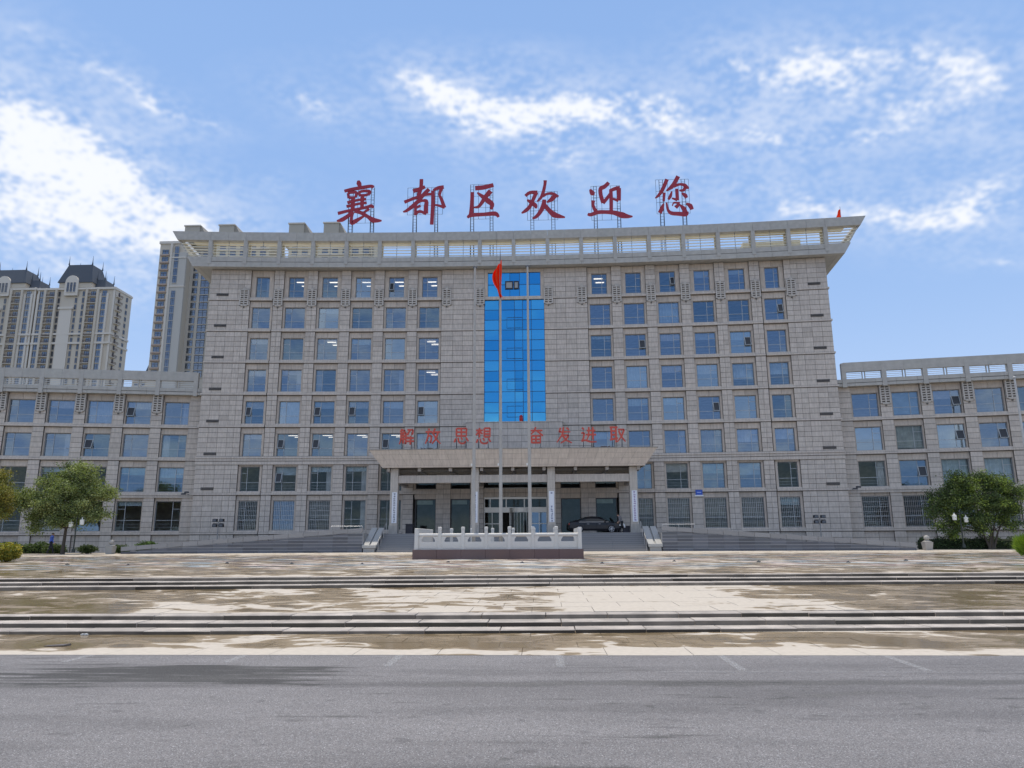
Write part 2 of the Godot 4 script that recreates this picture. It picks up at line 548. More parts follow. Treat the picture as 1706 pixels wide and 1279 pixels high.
func build_ground() -> void:
	var b := Builder.new()
	sheet(b, -2500, 2500, -2500, 800, -0.06, Color(0.16, 0.16, 0.13))
	struct("ground", b, M.concrete)
	# road: a fine sheet where it is seen, wide sheets beyond
	asphalt()
	M.asphalt.uv2_scale = Vector3.ONE
	b = Builder.new()
	sheet(b, -90, 110, ROAD_EDGE, 84, 0.0)
	var o := MeshInstance3D.new()
	o.name = numbered("road")
	var a := []
	a.resize(Mesh.ARRAY_MAX)
	a[Mesh.ARRAY_VERTEX] = b.v; a[Mesh.ARRAY_NORMAL] = b.n; a[Mesh.ARRAY_INDEX] = b.i
	var uv := PackedVector2Array()
	for p in b.v:
		uv.push_back(Vector2((p.x + 16.0) / 36.0, (p.z - 61.5) / 14.0))
	a[Mesh.ARRAY_TEX_UV] = uv
	a[Mesh.ARRAY_TEX_UV2] = uv
	var am := ArrayMesh.new()
	am.add_surface_from_arrays(Mesh.PRIMITIVE_TRIANGLES, a)
	M.asphalt.detail_uv_layer = BaseMaterial3D.DETAIL_UV_2
	am.surface_set_material(0, M.asphalt)
	o.mesh = am
	add_child(o)
	o.set_meta("kind", "structure")
	# worn dividers of the parking bays along the kerbless edge
	var lines := Builder.new()
	for k in range(-6, 12):
		var x := -3.85 + 2.23 * k
		var long := 0.65 if k < 2 else (0.95 if k < 4 else 1.2)
		lines.quad(Vector3(x - 0.06, 0.004, ROAD_EDGE + long), Vector3(x + 0.05, 0.004, ROAD_EDGE + long), Vector3(x + 0.05, 0.004, ROAD_EDGE + 0.02), Vector3(x - 0.06, 0.004, ROAD_EDGE + 0.02), g(0.50))
	lines.quad(Vector3(4.0, 0.004, ROAD_EDGE + 1.34), Vector3(40, 0.004, ROAD_EDGE + 1.30), Vector3(40, 0.004, ROAD_EDGE + 1.24), Vector3(4.0, 0.004, ROAD_EDGE + 1.28), g(0.36))
	var worn := mat("worn_paint", 0.85)
	var wn := FastNoiseLite.new()
	wn.frequency = 0.09
	wn.seed = 4
	wn.fractal_octaves = 3
	var wi := Image.create(256, 256, false, Image.FORMAT_RGBA8)
	for y in 256:
		for x in 256:
			wi.set_pixel(x, y, Color(1, 1, 1, clampf(0.28 + wn.get_noise_2d(x, y) * 1.0, 0.0, 0.65)))
	worn.albedo_texture = ImageTexture.create_from_image(wi)
	worn.uv1_triplanar = true
	worn.uv1_world_triplanar = true
	worn.uv1_scale = Vector3.ONE * 1.3
	worn.transparency = BaseMaterial3D.TRANSPARENCY_ALPHA
	struct("road_markings", lines, worn)

	# pavement beside the road
	paving_material("pave_strip", -15.0, 58.0, 34.0, 4.0, 1700, 256, false)
	var pavement := struct_node("pavement")
	b = Builder.new()
	sheet(b, -90, 110, 57.0, ROAD_EDGE + 0.004, -0.018, Color(0.2, 0.18, 0.15))
	part(pavement, "bedding", b, M.concrete)
	var rest := Builder.new()
	rest.map_uv(-15.0, 58.0, 34.0, 4.0)
	var rows := [58.2, 59.75, 60.3, 60.85, ROAD_EDGE]
	for r in 4:
		var x := -30.0 + 0.37 * r
		while x < 40.0:
			var l: float = 1.2
			var h := rng.randf_range(-0.003, 0.002) + (0.004 if r == 3 else 0.0)
			var seen := x > -10.0 and x < 14.0
			var bb := Builder.new() if seen else rest
			if seen:
				bb.map_uv(-15.0, 58.0, 34.0, 4.0)
			bb.box(Vector3(x + 0.004, -0.05, rows[r] + 0.005), Vector3(x + l - 0.004, h, rows[r + 1] - 0.005), Color.WHITE)
			if seen:
				part(pavement, "paving_slab", bb, M.pave_strip)
			x += l
	part(pavement, "far_paving_slabs", rest, M.pave_strip, true)

	# terrace between the two flights
	paving_material("pave_terrace", -15.0, 50.0, 34.0, 9.5, 2048, 640, false)
	var terrace := struct_node("terrace")
	b = Builder.new()
	var ty := func(z: float) -> float: return lerpf(0.30, 0.224, clampf((z - 51.4) / 6.9, 0, 1))
	for k in 40:
		var xa := -60.0 + 3.0 * k
		var za := bend(STEP_HIGH, xa) + 0.3
		var zb := bend(STEP_HIGH, xa + 3.0) + 0.3
		var zc := bend(STEP_LOW, xa) - 1.3
		var zd := bend(STEP_LOW, xa + 3.0) - 1.3
		b.quad(Vector3(xa, ty.call(zc) - 0.02, zc), Vector3(xa + 3.0, ty.call(zd) - 0.02, zd), Vector3(xa + 3.0, ty.call(zb) - 0.02, zb), Vector3(xa, ty.call(za) - 0.02, za), Color(0.2, 0.18, 0.15))
	part(terrace, "bedding", b, M.concrete)
	rest = Builder.new()
	rest.map_uv(-15.0, 50.0, 34.0, 9.5)
	var nr := 7
	for r in nr:
		var x := -42.0 + (0.6 if r % 2 else 0.0)
		while x < 48.0:
			var l := 1.2
			var seen := x > -14.5 and x < 17.5
			var p := []
			var dh := rng.randf_range(-0.003, 0.003)
			for w in 2:
				for v in 2:
					for u in 2:
						var xx := x + (l - 0.005 if u else 0.005)
						var zb := bend(STEP_HIGH, xx) + 0.96
						var zf := bend(STEP_LOW, xx) - 1.33
						var t := float(r + w) / nr
						var z := lerpf(zb, zf, t) + (-0.005 if w else 0.005)
						p.push_back(Vector3(xx, (ty.call(z) + dh) if v else ty.call(z) - 0.05, z))
			var order := [p[0], p[1], p[2], p[3], p[4], p[5], p[6], p[7]]
			var bb := Builder.new() if seen else rest
			if seen:
				bb.map_uv(-15.0, 50.0, 34.0, 9.5)
			bb.hexa(order, Color.WHITE)
			if seen:
				part(terrace, "paving_slab", bb, M.pave_terrace)
			x += l
	part(terrace, "far_paving_slabs", rest, M.pave_terrace, true)

	# plaza up to the building
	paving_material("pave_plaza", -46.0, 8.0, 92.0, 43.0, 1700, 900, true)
	b = Builder.new()
	b.map_uv(-46.0, 8.0, 92.0, 43.0)
	for k in 40:
		var xa := -60.0 + 3.0 * k
		var za := bend(STEP_HIGH, xa) - 0.33
		var zb := bend(STEP_HIGH, xa + 3.0) - 0.33
		b.quad(Vector3(xa, PLAZA - 0.008, za), Vector3(xa + 3, PLAZA - 0.008, zb), Vector3(xa + 3, PLAZA - 0.008, 5), Vector3(xa, PLAZA - 0.008, 5), Color.WHITE)
		b.quad(Vector3(xa, PLAZA - 0.008, 5), Vector3(xa + 3, PLAZA - 0.008, 5), Vector3(xa + 3, PLAZA - 0.008, -40), Vector3(xa, PLAZA - 0.008, -40), Color.WHITE)
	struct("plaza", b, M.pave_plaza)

	# two flights of three long granite steps
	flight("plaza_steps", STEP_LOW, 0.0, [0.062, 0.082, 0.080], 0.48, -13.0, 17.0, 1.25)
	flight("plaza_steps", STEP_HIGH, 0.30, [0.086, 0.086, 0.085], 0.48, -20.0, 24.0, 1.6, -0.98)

func flight(called: String, line: Array, y0: float, rises: Array, tread: float, xa: float, xb: float, len_: float, shift := 0.0) -> void:
	var node := struct_node(called)
	var y := y0
	var stone := Color(0.56, 0.50, 0.44)
	for s in rises.size():
		var top: float = y + rises[s]
		var rest := Builder.new()
		var x := -60.0 + 0.35 * s + (0.2 if shift else 0.0)
		while x < 62.0:
			var l := len_ * rng.randf_range(0.92, 1.08)
			var zz := rng.randf_range(-0.012, 0.012)
			var yy := rng.randf_range(-0.004, 0.004)
			if shift == 0.0 and s == 0 and x > 6.3:
				zz -= 0.05
			var p := []
			var depth := tread + 0.34 if s < 2 else 0.36
			for w in 2:
				for v in 2:
					for u in 2:
						var xx := x + (l - 0.006 if u else 0.006)
						var z := bend(line, xx) - shift - s * tread + zz - (0.0 if w else depth)
						p.push_back(Vector3(xx, top + yy if v else y - 0.06, z))
			# thin shadow gap under the nosing
			var seen := x > xa and x < xb
			var bb := Builder.new() if seen else rest
			var c := jit(stone, 0.12)
			var q := p.duplicate()
			var lip := 0.012
			q[6] = p[6] + Vector3(0, -lip, 0); q[7] = p[7] + Vector3(0, -lip, 0)
			q[2] = p[2] + Vector3(0, -lip, 0); q[3] = p[3] + Vector3(0, -lip, 0)
			# riser faces darkened in colour to imitate shade, with uneven wet stains
			var shade_stain := clampf(0.5 + 0.9 * sin(x * 0.55 + s * 1.7 + (2.0 if shift else 0.0)) * sin(x * 0.21 + 1.0) + rng.randf_range(-0.3, 0.3), 0.0, 1.0)
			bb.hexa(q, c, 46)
			bb.hexa(q, Color(0.25, 0.215, 0.175).lerp(Color(0.06, 0.05, 0.036), shade_stain), 1)
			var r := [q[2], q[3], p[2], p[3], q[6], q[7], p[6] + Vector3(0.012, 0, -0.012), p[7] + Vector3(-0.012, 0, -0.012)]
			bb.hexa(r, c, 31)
			if seen:
				part(node, "step_stone", bb, M.step_stone)
			x += l
		part(node, "far_step_stones", rest, M.step_stone, true)
		y = top

# ---------------------------------------------------------------- the office building
const RAD := 348.08
const BAY := 3.487
const FIRST := 8.827
const WBAY := 3.62
const TOPS := [28.56, 25.24, 21.93, 18.62, 15.33, 12.02, 8.72, 5.39]
const HIGH := [2.28, 2.29, 2.31, 2.32, 2.31, 2.28, 2.42, 2.87]
const DECK := 29.25
const PLAT := 2.09
var STONE := Color(0.63, 0.565, 0.50)
var WARM := Color(0.62, 0.54, 0.46)
var DARK := Color(0.15, 0.135, 0.12)
var FRAME := Color(0.22, 0.25, 0.28)
var BAND := Color(0.48, 0.465, 0.43)
var office: Node3D
var panels := []
var stone_b := Builder.new()
var mortar_b := Builder.new()

# side 0: the main front, an arc; -1 and 1: the two wings, straight and toed in. s runs to the right, o outwards
func fp(side: int, s: float, y: float, o: float) -> Vector3:
	if side == 0:
		var a := s / RAD
		return Vector3(RAD * sin(a) - o * sin(a), y, RAD * (1.0 - cos(a)) + o * cos(a))
	var t := s * side
	return Vector3(side * (34.2 + t * 0.98296 - o * 0.18381), y, 0.95 + t * 0.18381 + o * 0.98296)

func corners(side: int, s0: float, s1: float, y0: float, y1: float, o0: float, o1: float, t0 := 0.0, t1 := 0.0) -> Array:
	return [fp(side, s0, y0, o0), fp(side, s1, y0, o0), fp(side, s0 + t0, y1, o0), fp(side, s1 + t1, y1, o0), fp(side, s0, y0, o1), fp(side, s1, y0, o1), fp(side, s0 + t0, y1, o1), fp(side, s1 + t1, y1, o1)]

func blk(b: Builder, side: int, s0: float, s1: float, y0: float, y1: float, o0: float, o1: float, col: Color, faces := 63) -> void:
	# long pieces on the arc follow it in short lengths
	var n := 1 if side != 0 or s1 - s0 < 4.0 else int(ceil((s1 - s0) / 3.0))
	for k in n:
		b.hexa(corners(side, lerpf(s0, s1, float(k) / n), lerpf(s0, s1, float(k + 1) / n), y0, y1, o0, o1), col, faces)

# one cladding panel with a slim bevel, remembered so that the largest become parts of their own
func panel(side: int, s0: float, s1: float, y0: float, y1: float, o: float, col: Color) -> void:
	panels.push_back([side, s0, s1, y0, y1, o, jit(col, 0.075) * (0.9 if rng.randf() < 0.1 else 1.0)])

func panel_into(b: Builder, p: Array) -> void:
	var gap := 0.017
	blk(b, p[0], p[1] + gap * 0.75, p[2] - gap * 0.75, p[3] + gap, p[4] - gap, p[5] - 0.05, p[5], p[6], 61)

func cladding(side: int, s0: float, s1: float, y0: float, y1: float, o: float, cols: int, course: float, col := STONE) -> void:
	blk(mortar_b, side, s0, s1, y0, y1, o - 0.35, o - 0.045, DARK, 61)
	var n := maxi(1, int(round((y1 - y0) / course)))
	for k in n:
		for j in cols:
			panel(side, lerpf(s0, s1, float(j) / cols), lerpf(s0, s1, float(j + 1) / cols), lerpf(y0, y1, float(k) / n), lerpf(y0, y1, float(k + 1) / n), o, col)

# plain run of stone, in lengths
func run(b: Builder, side: int, s0: float, s1: float, y0: float, y1: float, o0: float, o1: float, col: Color, step := 1.75) -> void:
	var n := maxi(1, int(round((s1 - s0) / step)))
	for k in n:
		blk(b, side, lerpf(s0, s1, float(k) / n) + 0.008, lerpf(s0, s1, float(k + 1) / n) - 0.008, y0, y1, o0, o1, jit(col, 0.04))

func pier(side: int, s0: float, s1: float, y0: float, cols: int, rows: Array, top: float, col := STONE) -> void:
	var hi := top
	for r in rows:
		var sill: float = TOPS[r] - HIGH[r]
		if sill - 0.34 <= y0 + 0.3:
			break
		cladding(side, s0, s1, sill - 0.16, hi, 0.0, cols, 0.49, col)
		blk(mortar_b, side, s0, s1, sill - 0.45, sill - 0.16, -0.35, -0.02, DARK, 61)
		blk(stone_b, side, s0 + 0.004, s1 - 0.004, sill - 0.35, sill - 0.17, -0.1, 0.06, jit(STONE, 0.03))
		hi = sill - 0.41
	cladding(side, s0, s1, y0, hi, 0.0, cols, 0.49, col)

func bay(side: int, s: float, half: float, rows: Array, widths: Array, y0: float, top: float) -> void:
	# jambs, lintels and sills between two piers; half is half the distance between the piers
	var above := top
	for r in rows:
		var t: float = TOPS[r]
		var bot: float = t - HIGH[r]
		var w: float = widths[r]
		# lintel above the window
		cladding(side, s - half, s + half, t + 0.02, above, -0.2, 2, 0.75, WARM)
		# jambs, then the reveal
		for q in [-1.0, 1.0]:
			var a: float = s + q * w
			var e: float = s + q * half
			run(stone_b, side, minf(a, e), maxf(a, e), bot, t + 0.02, -0.62, -0.2, WARM, 9.0)
		blk(stone_b, side, s - w, s + w, t, t + 0.02, -0.62, -0.21, WARM)
		# sill
		blk(stone_b, side, s - half, s + half, bot - 0.16, bot, -0.62, -0.04, jit(STONE, 0.03))
		blk(mortar_b, side, s - half, s + half, bot - 0.43, bot - 0.16, -0.62, -0.15, DARK, 61)
		blk(stone_b, side, s - half + 0.004, s + half - 0.004, bot - 0.35, bot - 0.17, -0.2, 0.06, jit(STONE, 0.03))
		above = bot - 0.41
	cladding(side, s - half, s + half, y0, above, -0.2, 2, 0.6, STONE)

# ---- windows
# panes sit a hair out of true, so that each mirrors the sky a little differently
func pane_quad(b: Builder, side: int, s0: float, s1: float, y0: float, y1: float, o: float) -> void:
	var d := []
	for q in 4:
		d.push_back(o + rng.randf_range(-0.014, 0.014))
	b.quad(fp(side, s0, y0, d[0]), fp(side, s1, y0, d[1]), fp(side, s1, y1, d[2]), fp(side, s0, y1, d[3]), Color.WHITE)

func window(side: int, s: float, w: float, y0: float, y1: float, o: float, style: Dictionary) -> void:
	var b := Builder.new()
	var col: Color = style.get("frame", FRAME)
	var light := Color(0.42, 0.46, 0.49)
	var lf: bool = style.get("narrow_left", s < 0.0)
	var split := s + (-0.34 if lf else 0.34) * w
	var f := 0.05
	blk(b, side, s - w, s - w + f, y0, y1, o - 0.04, o + 0.05, col); blk(b, side, s + w - f, s + w, y0, y1, o - 0.04, o + 0.05, col)
	blk(b, side, s - w + f, s + w - f, y0, y0 + f, o - 0.04, o + 0.05, col); blk(b, side, s - w + f, s + w - f, y1 - f, y1, o - 0.04, o + 0.05, col)
	var h := y1 - y0
	var rail := y0 + h * 0.36
	var up := y0 + h * 0.74
	blk(b, side, split - 0.022, split + 0.022, y0 + f, y1 - f, o - 0.03, o + 0.04, light)
	blk(b, side, s - w + f, split - 0.022, rail - 0.02, rail + 0.02, o - 0.03, o + 0.035, light)
	blk(b, side, split + 0.022, s + w - f, rail - 0.02, rail + 0.02, o - 0.03, o + 0.035, light)
	var na := (s - w + f) if lf else split + 0.022
	var nb := split - 0.022 if lf else (s + w - f)
	blk(b, side, na, nb, up - 0.02, up + 0.02, o - 0.03, o + 0.035, light)
	# guard rails inside the lower lights
	for k in 2:
		var yy := y0 + h * (0.12 + 0.11 * k)
		blk(b, side, s - w + f, s + w - f, yy - 0.013, yy + 0.013, o - 0.10, o - 0.07, light)
	var win := part(office, "window", b, M.plastic)
	var gm: Material = M[style.get("glass", "glass_a")]
	var open: bool = style.get("open", false)
	var wa := split + 0.022 if lf else s - w + f
	var wb := s + w - f if lf else split - 0.022
	var gb := Builder.new()
	pane_quad(gb, side, wa, wb, y0 + f, y1 - f, o)
	part(win, "pane", gb, gm)
	gb = Builder.new()
	if open:
		pane_quad(gb, side, na, nb, y0 + f, rail, o)
		part(win, "pane", gb, gm)
		gb = Builder.new()
		pane_quad(gb, side, na, nb, up, y1 - f, o)
	else:
		pane_quad(gb, side, na, nb, y0 + f, y1 - f, o)
	part(win, "pane", gb, gm)
	if open:
		# top-hung sash pushed outwards
		var sb := Builder.new()
		var out := 0.34
		for e in [[na, na + 0.05], [nb - 0.05, nb]]:
			sb.hexa([fp(side, e[0], rail, o + out - 0.04), fp(side, e[1], rail, o + out - 0.04), fp(side, e[0], up, o), fp(side, e[1], up, o), fp(side, e[0], rail, o + out), fp(side, e[1], rail, o + out), fp(side, e[0], up, o + 0.04), fp(side, e[1], up, o + 0.04)], light)
		blk(sb, side, na + 0.05, nb - 0.05, rail, rail + 0.05, o + out - 0.04, o + out, light)
		sb.quad(fp(side, na, rail, o + out - 0.02), fp(side, nb, rail, o + out - 0.02), fp(side, nb, up, o + 0.02), fp(side, na, up, o + 0.02), Color(0.03, 0.035, 0.04))
		part(win, "sash", sb, M.plastic)
	var blind: float = style.get("blind", 0.0)
	if blind > 0.0:
		var bb := Builder.new()
		var tint: Color = style.get("tint", Color(0.72, 0.74, 0.72))
		var yb := lerpf(y1 - f, y0 + f, blind)
		if style.get("slats", false):
			var n := int((y1 - yb) / 0.11)
			for k in n:
				blk(bb, side, s - w + f, s + w - f, y1 - f - 0.11 * (k + 1) + 0.02, y1 - f - 0.11 * k, o - 0.2, o - 0.17, tint)
		else:
			# hung cloth with soft folds
			var n := 14
			for k in n:
				var sa := lerpf(s - w + f, s + w - f, float(k) / n)
				var sb2 := lerpf(s - w + f, s + w - f, float(k + 1) / n)
				var oa := o - 0.16 + (0.03 if k % 2 else -0.02)
				var ob := o - 0.16 + (-0.02 if k % 2 else 0.03)
				bb.quad(fp(side, sa, yb, oa), fp(side, sb2, yb, ob), fp(side, sb2, y1 - f, ob), fp(side, sa, y1 - f, oa), tint)
		part(win, "blind", bb, M.interior)
	if style.get("curtain", 0) != 0:
		var cb := Builder.new()
		var q: int = style.curtain
		var ca := s - w + f if q < 0 else s + w * 0.45
		var cc := s - w * 0.45 if q < 0 else s + w - f
		for k in 8:
			var sa := lerpf(ca, cc, k / 8.0)
			var sb3 := lerpf(ca, cc, (k + 1) / 8.0)
			var oa := o - 0.2 + (0.04 if k % 2 else -0.03)
			var ob := o - 0.2 + (-0.03 if k % 2 else 0.04)
			cb.quad(fp(side, sa, y0 + f, oa), fp(side, sb3, y0 + f, ob), fp(side, sb3, y1 - f, ob), fp(side, sa, y1 - f, oa), Color(0.66, 0.70, 0.72))
		part(win, "curtain", cb, M.interior)
	if style.get("lamp", false):
		for k in 2:
			var lb := Builder.new()
			var ls := s + w * (0.25 + 0.3 * k) * (1 if not lf else 1) - 0.2
			blk(lb, side, ls - 0.45, ls + 0.45, y1 + 0.03, y1 + 0.06, o - 1.6 - 1.2 * k, o - 1.42 - 1.2 * k, Color.WHITE)
			part(win, "ceiling_lamp", lb, M.tube_light)
	if style.get("grille", false):
		var gr := Builder.new()
		var n := int(2.0 * w / 0.16)
		for k in range(1, n):
			var sa := lerpf(s - w, s + w, float(k) / n)
			blk(gr, side, sa - 0.011, sa + 0.011, y0, y1, o + 0.12, o + 0.142, Color(0.5, 0.5, 0.5))
		for k in 7:
			var yy := lerpf(y0 + 0.05, y1 - 0.05, k / 6.0)
			blk(gr, side, s - w, s + w, yy - 0.014, yy + 0.014, o + 0.105, o + 0.12, Color(0.5, 0.5, 0.5))
		part(win, "window_grille", gr, M.steel)

func style_for(side: int, col: int, row: int) -> Dictionary:
	var d := {}
	var r := RandomNumberGenerator.new()
	r.seed = (side + 2) * 7919 + col * 131 + row * 17 + 5
	var t := r.randf()
	d.glass = "glass_a" if t < 0.55 else ("glass_b" if t < 0.85 else "glass_c")
	var q := r.randf()
	if row >= 6:
		d.glass = "glass_dark" if r.randf() < 0.75 else "glass_b"
	if q < 0.30:
		d.blind = r.randf_range(0.12, 0.45)
	elif q < 0.38:
		d.blind = 0.97
	elif q < 0.47:
		d.curtain = -1 if r.randf() < 0.5 else 1
	if d.has("blind"):
		d.tint = [Color(0.60, 0.80, 0.86), Color(0.74, 0.75, 0.72), Color(0.55, 0.72, 0.85)][r.randi_range(0, 2)]
		d.slats = r.randf() < 0.3
	d.open = r.randf() < 0.05
	return d

# windows that the photograph shows in a state of their own: key = side, column, row
var SPECIAL := {
	"0 1 4": {"open": true, "blind": 0.3}, "0 3 4": {"open": true, "blind": 0.3}, "0 4 4": {"open": true, "blind": 0.3}, "0 5 4": {"blind": 0.3}, "0 6 4": {"open": true, "blind": 0.28}, "0 2 4": {"blind": 0.97, "glass": "glass_c"},
	"0 2 5": {"open": true, "lamp": true}, "0 3 5": {"open": true, "lamp": true}, "0 4 5": {"lamp": true}, "0 5 5": {"open": true, "lamp": true}, "0 1 5": {},
	"0 2 0": {"lamp": true}, "0 3 0": {"lamp": true}, "0 4 0": {"lamp": true}, "0 5 0": {"open": true, "lamp": true}, "0 6 0": {"lamp": true}, "0 7 0": {"lamp": true}, "0 1 0": {"curtain": 1}, "0 9 0": {"open": true},
	"0 3 1": {"glass": "glass_c"}, "0 3 2": {"lamp": true}, "0 6 2": {"lamp": true}, "0 6 3": {"lamp": true}, "0 2 3": {"curtain": 1},
	"0 9 1": {"blind": 0.94, "tint": Color(0.55, 0.74, 0.80)}, "0 11 1": {"glass": "glass_b"}, "0 12 1": {"open": true}, "0 9 2": {"blind": 0.3}, "0 10 2": {"blind": 0.3}, "0 11 2": {"blind": 0.35, "open": true},
	"0 8 3": {"blind": 0.92, "tint": Color(0.62, 0.76, 0.84)}, "0 9 3": {"blind": 0.3}, "0 10 3": {"blind": 0.4}, "0 11 3": {"blind": 0.7, "tint": Color(0.66, 0.80, 0.88)}, "0 12 3": {"blind": 0.5, "tint": Color(0.66, 0.80, 0.88)},
	"0 10 4": {"open": true}, "0 9 5": {"curtain": 1, "blind": 0.0}, "0 10 5": {"blind": 0.96, "tint": Color(0.62, 0.60, 0.56)}, "0 11 5": {"blind": 0.55, "tint": Color(0.55, 0.68, 0.85)}, "0 12 5": {"blind": 0.45, "tint": Color(0.55, 0.68, 0.85)},
	"0 9 6": {"blind": 0.35, "slats": true}, "0 10 6": {"blind": 0.4, "tint": Color(0.5, 0.68, 0.65)}, "0 11 6": {"blind": 0.5, "tint": Color(0.55, 0.72, 0.8)}, "0 2 6": {"blind": 0.35, "open": true}, "0 1 6": {"glass": "glass_dark"}, "0 3 6": {"curtain": 1, "glass": "glass_dark"}, "0 4 6": {"curtain": 1, "glass": "glass_dark"},
	"0 1 7": {"grille": true}, "0 2 7": {"grille": true, "blind": 0.95, "slats": true, "tint": Color(0.32, 0.33, 0.32)}, "0 3 7": {"grille": true, "blind": 0.6, "slats": true, "tint": Color(0.34, 0.35, 0.34)}, "0 4 7": {"curtain": 1},
	"0 8 7": {"grille": true, "blind": 0.55, "tint": Color(0.42, 0.42, 0.36)}, "0 9 7": {"grille": true, "blind": 0.62, "tint": Color(0.42, 0.42, 0.38)}, "0 10 7": {"grille": true, "blind": 0.6, "tint": Color(0.40, 0.40, 0.35)}, "0 11 7": {"grille": true, "blind": 0.7, "tint": Color(0.36, 0.35, 0.32)}, "0 12 7": {"grille": true},
	"1 0 5": {"blind": 0.5, "tint": Color(0.3, 0.5, 0.85)}, "1 1 5": {"blind": 0.95, "glass": "glass_dark", "tint": Color(0.45, 0.5, 0.48)}, "1 2 5": {"blind": 0.8, "open": true, "tint": Color(0.5, 0.55, 0.52)}, "1 1 6": {"open": true, "blind": 0.0}, "1 2 6": {"blind": 0.95, "tint": Color(0.55, 0.70, 0.75)}, "1 3 6": {"curtain": -1},
	"1 0 7": {"grille": true, "glass": "glass_dark"}, "1 1 7": {"grille": true, "blind": 0.97, "tint": Color(0.3, 0.3, 0.28)}, "1 2 7": {"grille": true}, "1 3 7": {"grille": true}, "1 4 7": {"grille": true},
	"-1 1 4": {"open": true, "blind": 0.3}, "-1 2 4": {"blind": 0.95, "tint": Color(0.62, 0.72, 0.78)}, "-1 2 5": {"open": true}, "-1 0 5": {"curtain": -1}, "-1 0 6": {"blind": 0.4, "tint": Color(0.5, 0.72, 0.85)}, "-1 1 6": {"blind": 0.3, "tint": Color(0.4, 0.66, 0.72)}}

func window_at(side: int, col: int, row: int, s: float, w: float) -> void:
	var d := style_for(side, col, row)
	var k := "%d %d %d" % [side, col, row]
	if SPECIAL.has(k):
		if SPECIAL[k].has("open") or SPECIAL[k].has("blind") or SPECIAL[k].has("lamp"):
			d.erase("blind"); d.erase("curtain"); d.open = false
		d.merge(SPECIAL[k], true)
	window(side, s, w, TOPS[row] - HIGH[row] + 0.005, TOPS[row] - 0.005, -0.42, d)

func lattice(side: int, s: float, top: float, height: float) -> void:
	# ornamental stone lattice: two columns of seven slots, a cap and a pendant
	var b := Builder.new()
	var w := 0.47
	var c := Color(0.58, 0.54, 0.49)
	blk(b, side, s - w, s + w, top - height, top, 0.003, 0.02, DARK)
	for q in [-0.47, -0.06, 0.35]:
		blk(b, side, s + q, s + q + 0.12, top - height, top, 0.02, 0.14, jit(c, 0.03))
	for k in 8:
		var y := top - height + (height - 0.11) * k / 7.0
		blk(b, side, s - w, s + w, y, y + 0.11, 0.02, 0.13, jit(c, 0.03))
	blk(b, side, s - 0.14, s + 0.14, top, top + 0.13, 0.003, 0.13, c)
	blk(b, side, s - 0.05, s + 0.05, top + 0.13, top + 0.24, 0.003, 0.1, c)
	blk(b, side, s - 0.3, s + 0.3, top - height - 0.09, top - height, 0.003, 0.11, c)
	blk(b, side, s - 0.07, s + 0.07, top - height - 0.24, top - height - 0.09, 0.003, 0.1, Color(0.14, 0.13, 0.12))
	part(office, "stone_lattice", b, M.stone)

func louvre(side: int, s: float, y: float, w := 0.62, h := 0.28) -> void:
	var b := Builder.new()
	blk(b, side, s - w, s + w, y, y + h, -0.2, 0.012, Color(0.09, 0.085, 0.08))
	for k in 4:
		var yy := y + 0.02 + k * h / 4.0
		b.hexa([fp(side, s - w + 0.03, yy, 0.012), fp(side, s + w - 0.03, yy, 0.012), fp(side, s - w + 0.03, yy + 0.03, 0.012), fp(side, s + w - 0.03, yy + 0.03, 0.012), fp(side, s - w + 0.03, yy - 0.02, 0.05), fp(side, s + w - 0.03, yy - 0.02, 0.05), fp(side, s - w + 0.03, yy - 0.005, 0.05), fp(side, s + w - 0.03, yy - 0.005, 0.05)], Color(0.17, 0.16, 0.15))
	part(office, "louvre", b, M.steel)

